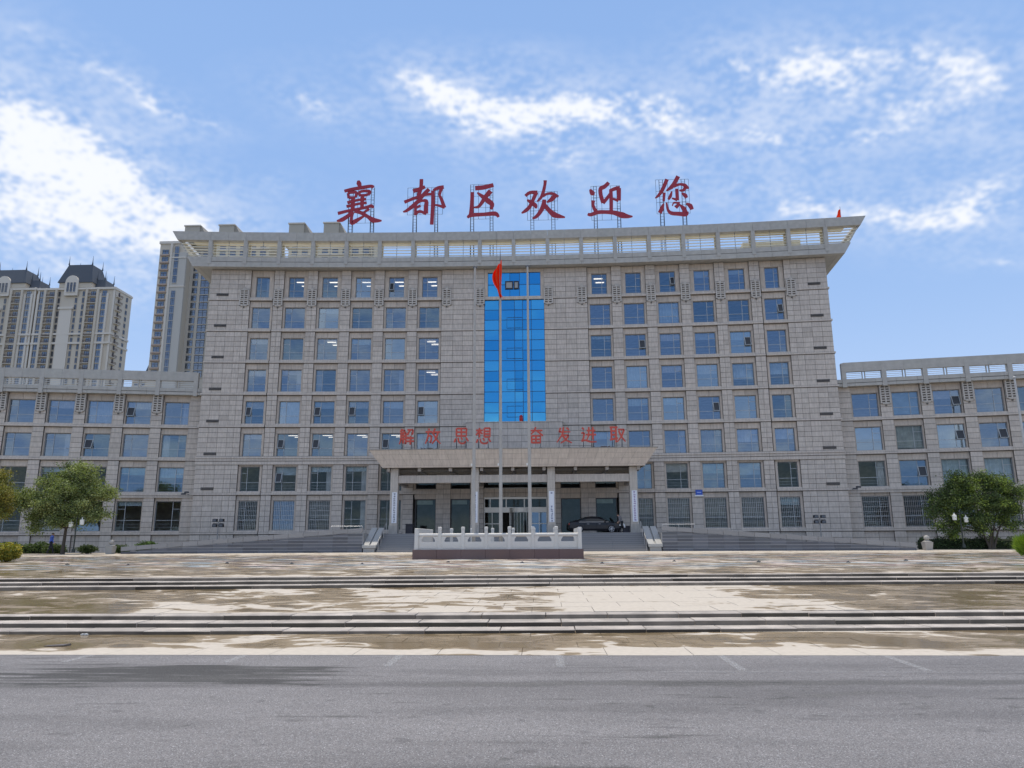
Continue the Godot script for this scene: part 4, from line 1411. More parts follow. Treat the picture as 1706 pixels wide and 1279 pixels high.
func build_stairs_and_ramps() -> void:
	# platform under the canopy
	var pf := Builder.new()
	pf.box(Vector3(-12.5, 0.5, 0.2), Vector3(12.5, PLAT - 0.004, 6.87), Color(0.33, 0.33, 0.34))
	struct("platform", pf, M.granite)
	var st := thing("entrance_stairs", "broad flight of grey granite steps up to the columned entrance", "stairs", Vector3(0, PLAZA, 10.2))
	for k in 9:
		var b := Builder.new()
		var y0 := -0.05
		var y1 := (PLAT - PLAZA) * (k + 1) / 9.0
		var z := -0.335 * k
		for j in 8:
			var xa := lerpf(-11.3, 11.3, j / 8.0)
			var xb := lerpf(-11.3, 11.3, (j + 1) / 8.0)
			b.box(Vector3(xa + 0.004, y1 - 0.17 if k else y0, z - 0.66), Vector3(xb - 0.004, y1 - 0.03, z - 0.02), jit(Color(0.27, 0.275, 0.285), 0.06))
			b.box(Vector3(xa + 0.004, y1 - 0.03, z - 0.66), Vector3(xb - 0.004, y1, z), jit(Color(0.36, 0.36, 0.365), 0.06))
		part(st, "step", b, M.granite)
	for q in [-1, 1]:
		# cheek wall with a sloped double capping and a square foot
		var b := Builder.new()
		var xa: float = minf(q * 11.32, q * 12.46)
		var xb: float = maxf(q * 11.32, q * 12.46)
		var c := Color(0.40, 0.40, 0.39)
		var sl := func(x0: float, x1: float, yl: float, yh: float, z0: float, z1: float, up0: float, up1: float, cc: Color) -> void:
			b.hexa([Vector3(x0, yl, z0), Vector3(x1, yl, z0), Vector3(x0, up0, z0), Vector3(x1, up0, z0), Vector3(x0, yl, z1), Vector3(x1, yl, z1), Vector3(x0, up1, z1), Vector3(x1, up1, z1)], cc)
		sl.call(xa + 0.1, xb - 0.1, -0.05, 0, -3.2, 0.0, 1.93, 0.40, c)
		b.cbox(Vector3(xa + 0.1, -0.05, -0.1), Vector3(xb - 0.1, 0.34, 0.22), 0.03, c)
		b.cbox(Vector3(xa, 0.34, -0.12), Vector3(xb, 0.60, 0.28), 0.03, Color(0.5, 0.5, 0.48))
		part(st, "cheek_wall", b, M.granite)
		for e in [[xa, xa + 0.50], [xb - 0.50, xb]]:
			var k := Builder.new()
			k.hexa([Vector3(e[0], 1.935, -3.2), Vector3(e[1], 1.935, -3.2), Vector3(e[0], 2.06, -3.2), Vector3(e[1], 2.06, -3.2), Vector3(e[0], 0.45, -0.13), Vector3(e[1], 0.45, -0.13), Vector3(e[0], 0.605, -0.13), Vector3(e[1], 0.605, -0.13)], Color(0.50, 0.50, 0.485))
			part(st, "capping", k, M.granite)
		var hr := Builder.new()
		var hx: float = q * 11.15
		hr.bar(Vector3(hx, 0.95, 0.0), Vector3(hx, 2.5, -3.1), 0.025, Color(0.6, 0.6, 0.6))
		for t in 4:
			var f := t / 3.0
			hr.bar(Vector3(hx, lerpf(0.05, 1.5, f), lerpf(0, -3.1, f)), Vector3(hx, lerpf(0.95, 2.5, f), lerpf(0, -3.1, f)), 0.02, Color(0.6, 0.6, 0.6))
		part(st, "handrail", hr, M.metal)
	# drive ramps, left and right, behind walls with a heavy coping
	for q in [-1, 1]:
		var surf := Builder.new()
		var n := 12
		for k in n:
			var t0 := float(k) / n
			var t1 := float(k + 1) / n
			var p := []
			for w in 2:
				for v in 2:
					for u in 2:
						var t := (t1 if u else t0) if q > 0 else (t0 if u else t1)
						var x: float = q * lerpf(12.48, 32.0, t)
						var zz := (lerpf(10.0, 11.9, t) if w else 0.6)
						p.push_back(Vector3(x, (lerpf(PLAT - 0.01, PLAZA + 0.02, t)) if v else 0.4, zz))
			surf.hexa(p, Color(0.36, 0.36, 0.35))
		struct("ramp", surf, M.concrete)
		var rw := thing("ramp_wall", "%s sloping dark granite ramp wall beside the entrance stairs, with a pale coping" % ["left", "right"][(q + 1) / 2], "wall", Vector3(q * 12.46, PLAZA, 10.1))
		var m := 16
		for k in m:
			var t0 := float(k) / m
			var t1 := float(k + 1) / m
			# coping block
			var cp := Builder.new()
			var wl := Builder.new()
			var at := func(t: float, y: float, d: float) -> Vector3:
				return Vector3(q * 19.5 * t, y, 0.2 + 1.9 * t + d)
			var top := func(t: float) -> float: return lerpf(2.0, 0.56, t)
			var mk := func(b: Builder, ya0: float, yb0: float, ya1: float, yb1: float, d0: float, d1: float, col: Color, gap: float) -> void:
				var a: float = t0 + gap / 19.5
				var e: float = t1 - gap / 19.5
				var lft: float = a if q > 0 else e
				var rgt: float = e if q > 0 else a
				var l0: float = ya0 if q > 0 else ya1
				var l1: float = yb0 if q > 0 else yb1
				var r0: float = ya1 if q > 0 else ya0
				var r1: float = yb1 if q > 0 else yb0
				b.hexa([at.call(lft, l0, d0), at.call(rgt, r0, d0), at.call(lft, l1, d0), at.call(rgt, r1, d0), at.call(lft, l0, d1), at.call(rgt, r0, d1), at.call(lft, l1, d1), at.call(rgt, r1, d1)], col)
			mk.call(cp, top.call(t0) - 0.34, top.call(t0), top.call(t1) - 0.34, top.call(t1), -0.3, 0.06, jit(Color(0.33, 0.33, 0.335), 0.08), 0.012)
			part(rw, "coping_stone", cp, M.granite)
			# level courses below, cut by the slope
			var courses := 6
			for c in courses:
				var ya := -0.05 + 0.27 * c
				var yb := ya + 0.225
				var l0: float = minf(yb, top.call(t0) - 0.38)
				var l1: float = minf(yb, top.call(t1) - 0.38)
				if l0 < ya + 0.03 and l1 < ya + 0.03:
					continue
				var off := rng.randf_range(-0.006, 0.006)
				mk.call(wl, ya, maxf(l0, ya), ya, maxf(l1, ya), -0.25, off, jit(Color(0.15, 0.16, 0.185), 0.25), 0.004)
			if wl.v.size():
				part(rw, "wall_stone", wl, M.granite)
		var bk := Builder.new()
		var pts := []
		for w in 2:
			for v in 2:
				for u in 2:
					var t := (1.0 if u else 0.0) if q > 0 else (0.0 if u else 1.0)
					pts.push_back(Vector3(q * 19.5 * t, (lerpf(1.5, 0.1, t)) if v else -0.1, 0.2 + 1.9 * t + (-0.03 if w else -0.28)))
		bk.hexa(pts, Color(0.42, 0.43, 0.45))
		part(rw, "joint_backing", bk, M.mortar)
		# rail along the platform edge
		var rl := thing("platform_rail", "%s low steel rail where the platform meets the ramp" % ["left", "right"][(q + 1) / 2], "railing", Vector3(q * 12.6, PLAT, 9.9))
		var rb := Builder.new()
		rb.bar(Vector3(0, 0.62, 0), Vector3(q * 2.6, 0.62, 0.25), 0.03, Color(0.6, 0.6, 0.6))
		for t in 3:
			rb.bar(Vector3(q * 1.3 * t, -0.15 - 0.1 * t, 0.125 * t), Vector3(q * 1.3 * t, 0.62, 0.125 * t), 0.022, Color(0.55, 0.55, 0.55))
		part(rl, "rail", rb, M.metal)

# ---------------------------------------------------------------- apartment towers far behind
var CREAM := Color(0.60, 0.54, 0.45)
var PALE := Color(0.68, 0.63, 0.56)
var SLATE := Color(0.085, 0.10, 0.125)

func far_window(parent: Node3D, mesh_: Mesh, pane: Mesh, at: Vector3, turn := 0.0, scale_ := Vector3.ONE) -> void:
	var w := part_mesh(parent, "window", mesh_, Transform3D(Basis(Vector3.UP, turn).scaled_local(scale_), at))
	if pane:
		part_mesh(w, "pane", pane, Transform3D.IDENTITY)

func window_mesh(w: float, h: float, col: Color) -> ArrayMesh:
	var b := Builder.new()
	for x in [-w / 2, -0.04, w / 2 - 0.08]:
		b.box(Vector3(x, 0, 0.02), Vector3(x + 0.08, h, 0.14), col)
	for y in [0.0, h * 0.62, h - 0.08]:
		b.box(Vector3(-w / 2, y, 0.021), Vector3(w / 2, y + 0.08, 0.135), col)
	b.box(Vector3(-w / 2 - 0.15, -0.14, 0.0), Vector3(w / 2 + 0.15, -0.02, 0.28), PALE)
	return b.mesh(M.plastic)

func pane_mesh(w: float, h: float) -> ArrayMesh:
	var b := Builder.new()
	b.quad(Vector3(-w / 2, 0, 0.05), Vector3(w / 2, 0, 0.05), Vector3(w / 2, h, 0.05), Vector3(-w / 2, h, 0.05), Color.WHITE)
	return b.mesh(M.glass_far)

func balcony_mesh(w: float) -> ArrayMesh:
	var b := Builder.new()
	b.box(Vector3(-w / 2, -0.12, 0.0), Vector3(w / 2, 0.08, 1.1), PALE)
	b.box(Vector3(-w / 2, 1.05, 0.98), Vector3(w / 2, 1.15, 1.08), Color(0.12, 0.08, 0.07))
	var n := int(w / 0.3)
	for k in n + 1:
		var x := lerpf(-w / 2 + 0.03, w / 2 - 0.03, float(k) / n)
		b.box(Vector3(x - 0.03, 0.08, 1.0), Vector3(x + 0.03, 1.05, 1.06), Color(0.12, 0.08, 0.07))
	return b.mesh(M.far_paint)

func spike(b: Builder, at: Vector3, h: float) -> void:
	b.tube([at, at + Vector3(0, h * 0.3, 0), at + Vector3(0, h, 0)], [0.35, 0.16, 0.03], SLATE, 6)

func mansard(b: Builder, x0: float, x1: float, z0: float, z1: float, y0: float, y1: float, lean: float) -> void:
	b.hexa([Vector3(x0, y0, z0), Vector3(x1, y0, z0), Vector3(x0 + lean, y1, z0 + lean), Vector3(x1 - lean, y1, z0 + lean), Vector3(x0, y0, z1), Vector3(x1, y0, z1), Vector3(x0 + lean, y1, z1 - lean), Vector3(x1 - lean, y1, z1 - lean)], SLATE)
	for q in 4:
		spike(b, Vector3(x0 + lean if q % 2 else x1 - lean, y1, z1 - lean if q < 2 else z0 + lean), 4.2)

func build_towers() -> void:
	var wm := window_mesh(2.2, 2.0, Color(0.10, 0.11, 0.13))
	var pm := pane_mesh(2.2, 2.0)
	var strip_m := window_mesh(2.0, 2.5, Color(0.10, 0.13, 0.18))
	var strip_p := pane_mesh(2.0, 2.5)
	var slim := window_mesh(0.9, 2.3, Color(0.09, 0.09, 0.10))
	var slim_p := pane_mesh(0.9, 2.3)
	var balc := balcony_mesh(3.8)
	var storey := 3.05
	# two joined-looking towers with slate mansards, front at z = -230
	var z := -230.0
	var specs := [
		{"label": "cream apartment tower with a slate mansard, cut by the left edge of the picture", "x0": -252.0, "x1": -221.6, "top": 112.5, "m0": -243.5, "m1": -227.0, "mtop": 121.8,
			"strips": [-224.9], "balc": [-230.0], "slim": [-235.4, -250.0], "panel": [[-249.0, -237.0]]},
		{"label": "cream apartment tower with a slate mansard, nearest to the tall block beside the office", "x0": -220.6, "x1": -185.5, "top": 112.2, "m0": -211.4, "m1": -196.6, "mtop": 123.6,
			"strips": [-218.7, -190.3], "balc": [-214.3, -195.4], "slim": [-210.8, -203.0, -199.8], "panel": [[-209.6, -204.1]]}]
	for s in specs:
		var t := thing("apartment_tower", s.label, "apartment tower", Vector3(0, 0, z), "apartment towers behind the office")
		var b := Builder.new()
		var d := 13.0
		b.box(Vector3(s.x0, 0, -d), Vector3(s.x1, s.top, 0), CREAM)
		# ribs between the bays, moulded bands
		for x in [s.x0 + 0.4, s.x1 - 0.4]:
			b.box(Vector3(x - 0.4, 0, -0.2), Vector3(x + 0.4, s.top, 0.35), PALE)
		for x in s.strips:
			for q in [-1, 1]:
				b.box(Vector3(x + q * 1.6 - 0.45, 0, -0.2), Vector3(x + q * 1.6 + 0.45, s.top - 3.0, 0.5), PALE)
		for x in s.balc:
			for q in [-1, 1]:
				b.box(Vector3(x + q * 2.5 - 0.5, 0, -0.2), Vector3(x + q * 2.5 + 0.5, s.top - 1.0, 1.2), CREAM)
		for p in s.panel:
			b.box(Vector3(p[0], 0, -0.2), Vector3(p[1], 102.0, 0.7), PALE)
			b.box(Vector3(p[0] - 0.6, 102.0, -0.2), Vector3(p[1] + 0.6, 103.0, 1.1), PALE)
		for y in [s.top - 1.2, 90.2, 86.0]:
			b.box(Vector3(s.x0 - 0.3, y, -d - 0.3), Vector3(s.x1 + 0.3, y + 0.9, 0.75), PALE)
		# raised middle under the mansard, with its arched gable
		b.box(Vector3(s.m0, s.top, -d + 1), Vector3(s.m1, s.top + 2.2, 0.3), CREAM)
		part(t, "wall", b, M.far_paint)
		var r := Builder.new()
		mansard(r, s.m0 - 0.6, s.m1 + 0.6, -d + 1, 0.9, s.top + 2.2, s.mtop, 2.6)
		mansard(r, s.m1 - 1.0, s.m1 + 5.0, -d + 2, -2.0, s.top + 0.2, s.top + 4.6, 1.2)
		part(t, "roof", r, M.far_paint)
		var gb := Builder.new()
		var gx: float = (s.m0 + s.m1) / 2 - 1.2
		var pts := []
		for k in 9:
			var a := PI * k / 8.0
			pts.push_back(Vector2(gx - cos(a) * 3.0, s.top + 2.0 + sin(a) * 3.4))
		for k in 8:
			gb.hexa([Vector3(pts[k].x, s.top - 4.0, 0.3), Vector3(pts[k + 1].x, s.top - 4.0, 0.3), Vector3(pts[k].x, pts[k].y, 0.3), Vector3(pts[k + 1].x, pts[k + 1].y, 0.3), Vector3(pts[k].x, s.top - 4.0, 1.2), Vector3(pts[k + 1].x, s.top - 4.0, 1.2), Vector3(pts[k].x, pts[k].y, 1.2), Vector3(pts[k + 1].x, pts[k + 1].y, 1.2)], PALE)
		part(t, "gable", gb, M.far_paint)
		for k in 3:
			far_window(t, slim, slim_p, Vector3(gx - 1.5 + 1.5 * k, s.top - 2.4, 1.22), 0.0, Vector3(1, 1.9, 1))
		var floors := 15
		for f in floors:
			var y: float = s.top - 4.2 - storey * f
			if y < 62.0:
				break
			for x in s.strips:
				far_window(t, strip_m, strip_p, Vector3(x, y, 0.02))
			for x in s.slim:
				far_window(t, slim, slim_p, Vector3(x, y, 0.06))
			for x in s.balc:
				far_window(t, wm, pm, Vector3(x, y + 0.2, 0.03))
				part_mesh(t, "balcony", balc, Transform3D(Basis.IDENTITY, Vector3(x, y - 0.2, 0.1)))
			# the sunny side, turned away
			far_window(t, slim, slim_p, Vector3(s.x1 + 0.02, y, -3.0), PI / 2)
			far_window(t, wm, pm, Vector3(s.x1 + 0.02, y, -9.2), PI / 2, Vector3(0.6, 1, 1))
			if f % 1 == 0 and s.x1 > -200.0:
				part_mesh(t, "balcony", balc, Transform3D(Basis(Vector3.UP, PI / 2), Vector3(s.x1, y - 0.2, -2.6)))
	# the low mansard seen in the gap
	var g2 := thing("apartment_tower", "distant slate roofed tower low in the gap between the apartment towers", "apartment tower", Vector3(0, 0, -330), "apartment towers behind the office")
	var gb2 := Builder.new()
	gb2.box(Vector3(-232, 0, -14), Vector3(-204, 95.5, 0), CREAM)
	for k in 3:
		gb2.box(Vector3(-232, 88.0 + 3.0 * k, 0), Vector3(-204, 88.4 + 3.0 * k, 0.5), PALE)
	part(g2, "wall", gb2, M.far_paint)
	var gr := Builder.new()
	mansard(gr, -225.0, -212.5, -12, 0.5, 95.5, 106.0, 2.4)
	mansard(gr, -211.5, -204.5, -12, 0.5, 95.5, 98.0, 0.8)
	part(g2, "roof", gr, M.far_paint)
	for k in 7:
		for f in 3:
			far_window(g2, wm, pm, Vector3(-229.5 + 3.8 * k, 85.2 + 3.0 * f, 0.02))

	# the tall block beside the office and two more whose roof huts rise over its parapet
	var zb := -185.0
	var tb := thing("apartment_tower", "tall narrow apartment block with a column of blue windows, left of the office", "apartment tower", Vector3(0, 0, zb), "apartment towers behind the office")
	var b := Builder.new()
	b.box(Vector3(-141.9, 0, -16), Vector3(-131.3, 113.3, 0), CREAM)
	b.box(Vector3(-142.2, 112.6, -16.2), Vector3(-131.0, 113.6, 0.4), PALE)
	b.box(Vector3(-137.4, 0, -0.2), Vector3(-136.7, 112.6, 0.9), PALE)
	b.box(Vector3(-136.7, 0, -0.2), Vector3(-131.1, 108.8, 0.6), Color(0.52, 0.50, 0.46))
	b.box(Vector3(-132.0, 0, -14), Vector3(-121.5, 114.2, -3.5), Color(0.52, 0.48, 0.42))
	for y in [106.5, 95.0]:
		b.box(Vector3(-136.8, y, -0.2), Vector3(-131.0, y + 0.5, 0.85), PALE)
	part(tb, "wall", b, M.far_paint)
	for f in 17:
		var y := 108.4 - 2.95 * f
		far_window(tb, wm, pm, Vector3(-139.6, y, 0.03), 0.0, Vector3(1.1, 0.9, 1))
		var sl := Builder.new()
		sl.box(Vector3(-141.4, y - 0.75, 0.02), Vector3(-137.7, y - 0.25, 0.6), Color(0.42, 0.32, 0.26))
		part(tb, "balcony", sl, M.far_paint)
		if f != 5:
			far_window(tb, strip_m, strip_p, Vector3(-134.9, y, 0.63), 0.0, Vector3(0.75, 1.12, 1))
		far_window(tb, wm, pm, Vector3(-128.9, y, -3.47), 0.0, Vector3(0.9, 1.1, 1))
		far_window(tb, wm, pm, Vector3(-125.0, y - 0.4, -3.47), 0.0, Vector3(1.5, 1.3, 1))
	for k in 2:
		var x0: float = [-133.0, -93.5][k]
		var t := thing("apartment_tower", ["cream apartment block behind the left end of the office roof, two huts on top", "cream apartment block with two stepped huts, behind the office roof left of the lettering"][k], "apartment tower", Vector3(0, 0, zb), "apartment towers behind the office")
		var w := Builder.new()
		var wx := x0 + (12.0 if k == 0 else 1.0)
		w.box(Vector3(wx, 0, -18), Vector3(x0 + 33.0, 115.2 if k == 0 else 114.6, -1), Color(0.66, 0.59, 0.45))
		for f in 5:
			w.box(Vector3(wx, 113.0 - 3.0 * f, -1), Vector3(x0 + 33.0, 113.4 - 3.0 * f, -0.6), PALE)
		part(t, "wall", w, M.far_paint)
		for h in 2:
			var hut := Builder.new()
			var hx := x0 + (0.0 if k == 0 else 1.0) + 13.4 * h
			hut.box(Vector3(hx, 113.0, -12), Vector3(hx + 5.8, 120.0, 0.0), Color(0.46, 0.43, 0.37))
			hut.hexa([Vector3(hx + 5.8, 113, -12), Vector3(hx + 9.4, 113, -12), Vector3(hx + 5.8, 120, -12), Vector3(hx + 6.2, 120, -12), Vector3(hx + 5.8, 113, -0.4), Vector3(hx + 9.4, 113, -0.4), Vector3(hx + 5.8, 120, -0.4), Vector3(hx + 6.2, 120, -0.4)], Color(0.34, 0.31, 0.27))
			hut.box(Vector3(hx - 0.3, 119.6, -12.3), Vector3(hx + 6.1, 120.1, 0.3), PALE)
			if k == 1:
				hut.box(Vector3(hx - 3.2, 113.0, -10), Vector3(hx, 116.0, -0.6), Color(0.42, 0.39, 0.34))
			part(t, "roof_hut", hut, M.far_paint)
		for f in 4:
			for j in range(3 if k == 0 else 0, 8):
				far_window(t, wm, pm, Vector3(x0 + 3.4 + 3.9 * j, 110.4 - 3.0 * f, -0.97))

# ---------------------------------------------------------------- trees and shrubs
func leafy(b: Builder, at: Vector3, size: float, col: Color, r: RandomNumberGenerator, lift := 0.25) -> void:
	var d := Vector3(r.randfn(), r.randfn() * 0.6 - 0.25, r.randfn()).normalized()
	var s := d.cross(Vector3(r.randfn(), r.randfn() + lift, r.randfn())).normalized()
	var nn := d.cross(s)
	var l := size * r.randf_range(0.7, 1.3)
	var w := l * 0.34
	var m := at + d * l * 0.5
	var a := at
	var tip := at + d * l - nn * l * 0.1
	# a leaf folded along its midrib
	b.tri(a, m + s * w + nn * w * 0.3, tip, col)
	b.tri(a, tip, m - s * w + nn * w * 0.3, col)

func tree(called: String, label: String, base: Vector3, blobs: Array, trunk_h: float, trunk_r: float, leaves: int, leaf: float, cols: Array, seed_: int, stems := 1) -> Node3D:
	var r := RandomNumberGenerator.new()
	r.seed = seed_
	var t := thing(called, label, "tree", base)
	var wood := Builder.new()
	var crown := Builder.new()
	var total := 0.0
	for q in blobs:
		total += q[3] * q[3] * q[4]
	var fork := []
	for k in stems:
		var lean := Vector3(r.randf_range(-0.25, 0.25), 0, r.randf_range(-0.15, 0.15)) * (0.4 if stems == 1 else 1.6)
		var root := Vector3(r.randf_range(-0.15, 0.15), -0.1, 0) * (0.0 if stems == 1 else 1.5)
		var mid := root + Vector3(0, trunk_h * 0.5, 0) + lean * 0.4
		var top := root + Vector3(0, trunk_h, 0) + lean
		wood.tube([root, root + Vector3(0, 0.2, 0), mid, top], [trunk_r * 1.35, trunk_r, trunk_r * 0.85, trunk_r * 0.7], Color(0.16, 0.13, 0.105), 9)
		fork.push_back(top)
	for q in blobs:
		var c := Vector3(q[0], q[1], q[2])
		var start: Vector3 = fork[r.randi_range(0, fork.size() - 1)]
		var bend_ := start.lerp(c, 0.5) + Vector3(r.randf_range(-0.2, 0.2), 0.25, r.randf_range(-0.2, 0.2))
		wood.tube([start, bend_, c], [trunk_r * 0.55, trunk_r * 0.33, trunk_r * 0.12], Color(0.15, 0.12, 0.10), 6)
		var n := int(leaves * q[3] * q[3] * q[4] / total)
		var twigs := maxi(6, n / 75)
		for k in twigs:
			var u := Vector3(r.randfn(), r.randfn(), r.randfn()).normalized()
			var rad := pow(r.randf(), 0.45) * (1.28 if r.randf() < 0.16 else 1.0)
			var e := c + Vector3(u.x * q[3], u.y * q[4], u.z * q[3]) * rad
			wood.tube([c.lerp(e, 0.1), c.lerp(e, 0.6) + Vector3(0, 0.05, 0), e], [trunk_r * 0.14, 0.018, 0.008], Color(0.14, 0.115, 0.09), 4, false)
			var base_c: Color = cols[r.randi_range(0, cols.size() - 1)]
			var sp := r.randf_range(0.16, 0.34)
			for j in n / twigs:
				var at := e.lerp(c, r.randf() * 0.35) + Vector3(r.randfn(), r.randfn() * 0.7, r.randfn()) * sp
				var f := r.randf_range(0.65, 1.55)
				leafy(crown, at, leaf, Color(base_c.r * f, base_c.g * f, base_c.b * f), r)
	part(t, "trunk", wood, M.bark)
	part(t, "crown", crown, M.leaf)
	return t

func shrub(called: String, label: String, cat: String, base: Vector3, size: Vector3, leaves: int, leaf: float, cols: Array, seed_: int, spiky := false) -> void:
	var r := RandomNumberGenerator.new()
	r.seed = seed_
	var t := thing(called, label, cat, base)
	var crown := Builder.new()
	var wood := Builder.new()
	for k in 9:
		var a := TAU * k / 9.0
		wood.tube([Vector3(0.05 * cos(a), -0.05, 0.05 * sin(a)), Vector3(0.3 * cos(a) * size.x, size.y * 0.5, 0.3 * sin(a) * size.z), Vector3(0.55 * cos(a) * size.x, size.y * 0.9, 0.55 * sin(a) * size.z)], [0.03, 0.02, 0.008], Color(0.14, 0.11, 0.08), 5)
	part(t, "stem", wood, M.bark)
	for k in leaves:
		var u := Vector3(r.randfn(), r.randfn(), r.randfn()).normalized()
		var rad := pow(r.randf(), 0.3) * (0.88 + 0.16 * sin(u.x * 7.0 + seed_) * cos(u.z * 6.0))
		var p := Vector3(u.x * size.x, size.y * 0.5 + u.y * size.y * 0.52, u.z * size.z) * Vector3(rad, 1, rad)
		p.y = maxf(size.y * 0.5 + (p.y - size.y * 0.5) * rad, 0.03)
		var c: Color = cols[r.randi_range(0, cols.size() - 1)]
		var f := r.randf_range(0.7, 1.3)
		if spiky:
			var d := (Vector3(u.x, absf(u.y) + 0.5, u.z) + Vector3(r.randfn(), r.randfn(), r.randfn()) * 0.3).normalized()
			var s := d.cross(Vector3(r.randfn(), 0.2, r.randfn())).normalized() * 0.014
			var l := leaf * r.randf_range(0.8, 1.5)
			crown.tri(p - s, p + s, p + d * l, Color(c.r * f, c.g * f, c.b * f))
		else:
			leafy(crown, p, leaf, Color(c.r * f, c.g * f, c.b * f), r, 0.8)
	part(t, "foliage", crown, M.leaf)

func build_trees() -> void:
	var green := [Color(0.21, 0.25, 0.09), Color(0.28, 0.32, 0.125), Color(0.12, 0.16, 0.06), Color(0.36, 0.39, 0.17)]
	var olive := [Color(0.26, 0.25, 0.06), Color(0.19, 0.21, 0.055), Color(0.32, 0.27, 0.06)]
	var bright := [Color(0.25, 0.33, 0.07), Color(0.085, 0.125, 0.045), Color(0.07, 0.11, 0.04), Color(0.11, 0.155, 0.05)]
	# left of the ramp: broad crown, blobs are offsets from the foot with radius and height
	tree("broadleaf_tree", "broad green tree on the left, taller of the two by the left wing", Vector3(-37.0, PLAZA, 12.0), [
		[0.3, 6.6, 0.0, 1.5, 1.2], [1.4, 6.4, 0.3, 1.2, 1.1], [-1.2, 5.7, 0.2, 1.4, 1.2], [2.5, 4.9, 0.0, 1.3, 1.0], [3.6, 4.9, 0.1, 0.9, 0.8], [0.6, 5.0, 0.9, 1.6, 1.3], [-2.6, 4.6, 0.4, 1.4, 1.1], [-3.6, 4.3, 0.0, 1.1, 0.9],
		[-1.0, 4.0, 1.0, 1.5, 1.1], [1.4, 3.7, 1.0, 1.4, 1.0], [2.8, 3.2, 0.3, 1.0, 0.8], [-2.3, 3.2, 0.6, 1.1, 0.9], [0.2, 3.1, 0.8, 1.3, 0.8], [0.2, 5.2, -1.2, 1.8, 1.4], [-0.9, 2.5, 0.2, 1.0, 0.7], [1.2, 2.6, 0.9, 1.0, 0.6], [-2.0, 2.2, 0.5, 0.9, 0.6], [-4.3, 4.9, 0.0, 0.8, 0.8]], 2.1, 0.15, 46000, 0.135, green, 41)
	tree("yellowing_tree", "yellow green tree cut by the left edge of the picture", Vector3(-42.2, PLAZA, 14.0), [
		[0.0, 5.6, 0.0, 1.3, 1.2], [1.1, 4.9, 0.2, 1.2, 1.2], [-1.2, 5.2, 0.1, 1.3, 1.2], [0.7, 3.8, 0.4, 1.1, 1.0], [-0.8, 3.8, 0.2, 1.3, 1.1], [1.5, 3.4, 0.0, 0.8, 0.7], [0.3, 6.4, 0, 0.7, 0.6]], 2.4, 0.14, 20000, 0.125, olive, 42)
	tree("spreading_tree", "bushy dark green tree with a bright sunlit top, on the right", Vector3(39.6, PLAZA, 9.0), [
		[-2.0, 5.3, 0.0, 1.4, 1.1], [-0.6, 5.4, 0.6, 1.3, 0.9], [0.8, 5.3, 0.8, 1.3, 0.9], [1.9, 4.4, 0.8, 1.1, 1.0], [-3.2, 4.1, 0.0, 1.4, 1.1], [-4.2, 3.2, 0.0, 1.0, 0.8], [-1.7, 3.9, 0.6, 1.5, 1.2], [0.0, 3.9, 0.8, 1.5, 1.2], [1.4, 3.2, 0.6, 1.2, 0.9],
		[-2.8, 2.5, 0.2, 1.3, 0.9], [-1.0, 2.5, 0.6, 1.3, 0.8], [-3.9, 1.9, 0, 0.8, 0.6], [-2.2, 6.1, 0, 0.5, 0.6], [0.8, 2.4, 0.4, 0.9, 0.6], [-3.0, 1.3, 0.3, 0.9, 0.55], [-1.2, 1.6, 0.7, 0.8, 0.5], [1.6, 2.0, 0.4, 0.8, 0.6]], 1.5, 0.10, 46000, 0.125, bright, 43, 4)
	# hedges: clipped rows nobody could count the leaves of
	var r := RandomNumberGenerator.new()
	r.seed = 91
	for h in [[-52.0, -39.2, 8.6, 1.0, "dark green clipped hedge behind the person in blue", Color(0.09, 0.14, 0.04)], [34.2, 54.0, 8.2, 1.15, "dark green clipped hedge under the right tree", Color(0.055, 0.09, 0.032)]]:
		var b := Builder.new()
		var n := 9000
		for k in n:
			var x := r.randf_range(h[0], h[1])
			var a := r.randf() * PI
			var bump := 0.9 + 0.12 * sin(x * 2.1) + 0.08 * sin(x * 5.3)
			var p := Vector3(x, PLAZA + h[3] * bump * pow(sin(a), 0.5) * r.randf_range(0.55, 1.0), h[2] + 0.6 * cos(a))
			var f := r.randf_range(0.7, 1.5)
			leafy(b, p, 0.14, Color(h[5].r * f, h[5].g * f, h[5].b * f), r, 0.8)
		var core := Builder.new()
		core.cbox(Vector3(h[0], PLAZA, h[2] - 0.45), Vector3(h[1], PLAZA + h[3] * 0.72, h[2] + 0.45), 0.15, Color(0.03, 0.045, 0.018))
		var t := thing("hedge", h[4], "hedge")
		part(t, "branches", core, M.bark)
		part(t, "foliage", b, M.leaf)
	shrub("round_shrub", "yellow flowering round shrub at the left edge of the plaza", "shrub", Vector3(-25.85, PLAZA - 0.02, 33.6), Vector3(0.72, 1.05, 0.72), 4600, 0.10, [Color(0.42, 0.36, 0.05), Color(0.34, 0.33, 0.06), Color(0.20, 0.24, 0.05), Color(0.5, 0.38, 0.06)], 51)
	shrub("grassy_shrub", "bright green feathery ball shaped shrub at the right edge of the plaza", "shrub", Vector3(25.85, PLAZA - 0.02, 36.0), Vector3(0.8, 1.08, 0.8), 9000, 0.26, [Color(0.24, 0.34, 0.04), Color(0.30, 0.40, 0.05), Color(0.18, 0.28, 0.04)], 52, true)
	shrub("low_shrub", "small light green shrub behind the left ramp wall", "shrub", Vector3(-30.6, PLAZA, 10.8), Vector3(1.1, 1.05, 0.5), 1600, 0.14, [Color(0.16, 0.24, 0.06), Color(0.12, 0.2, 0.05)], 53)
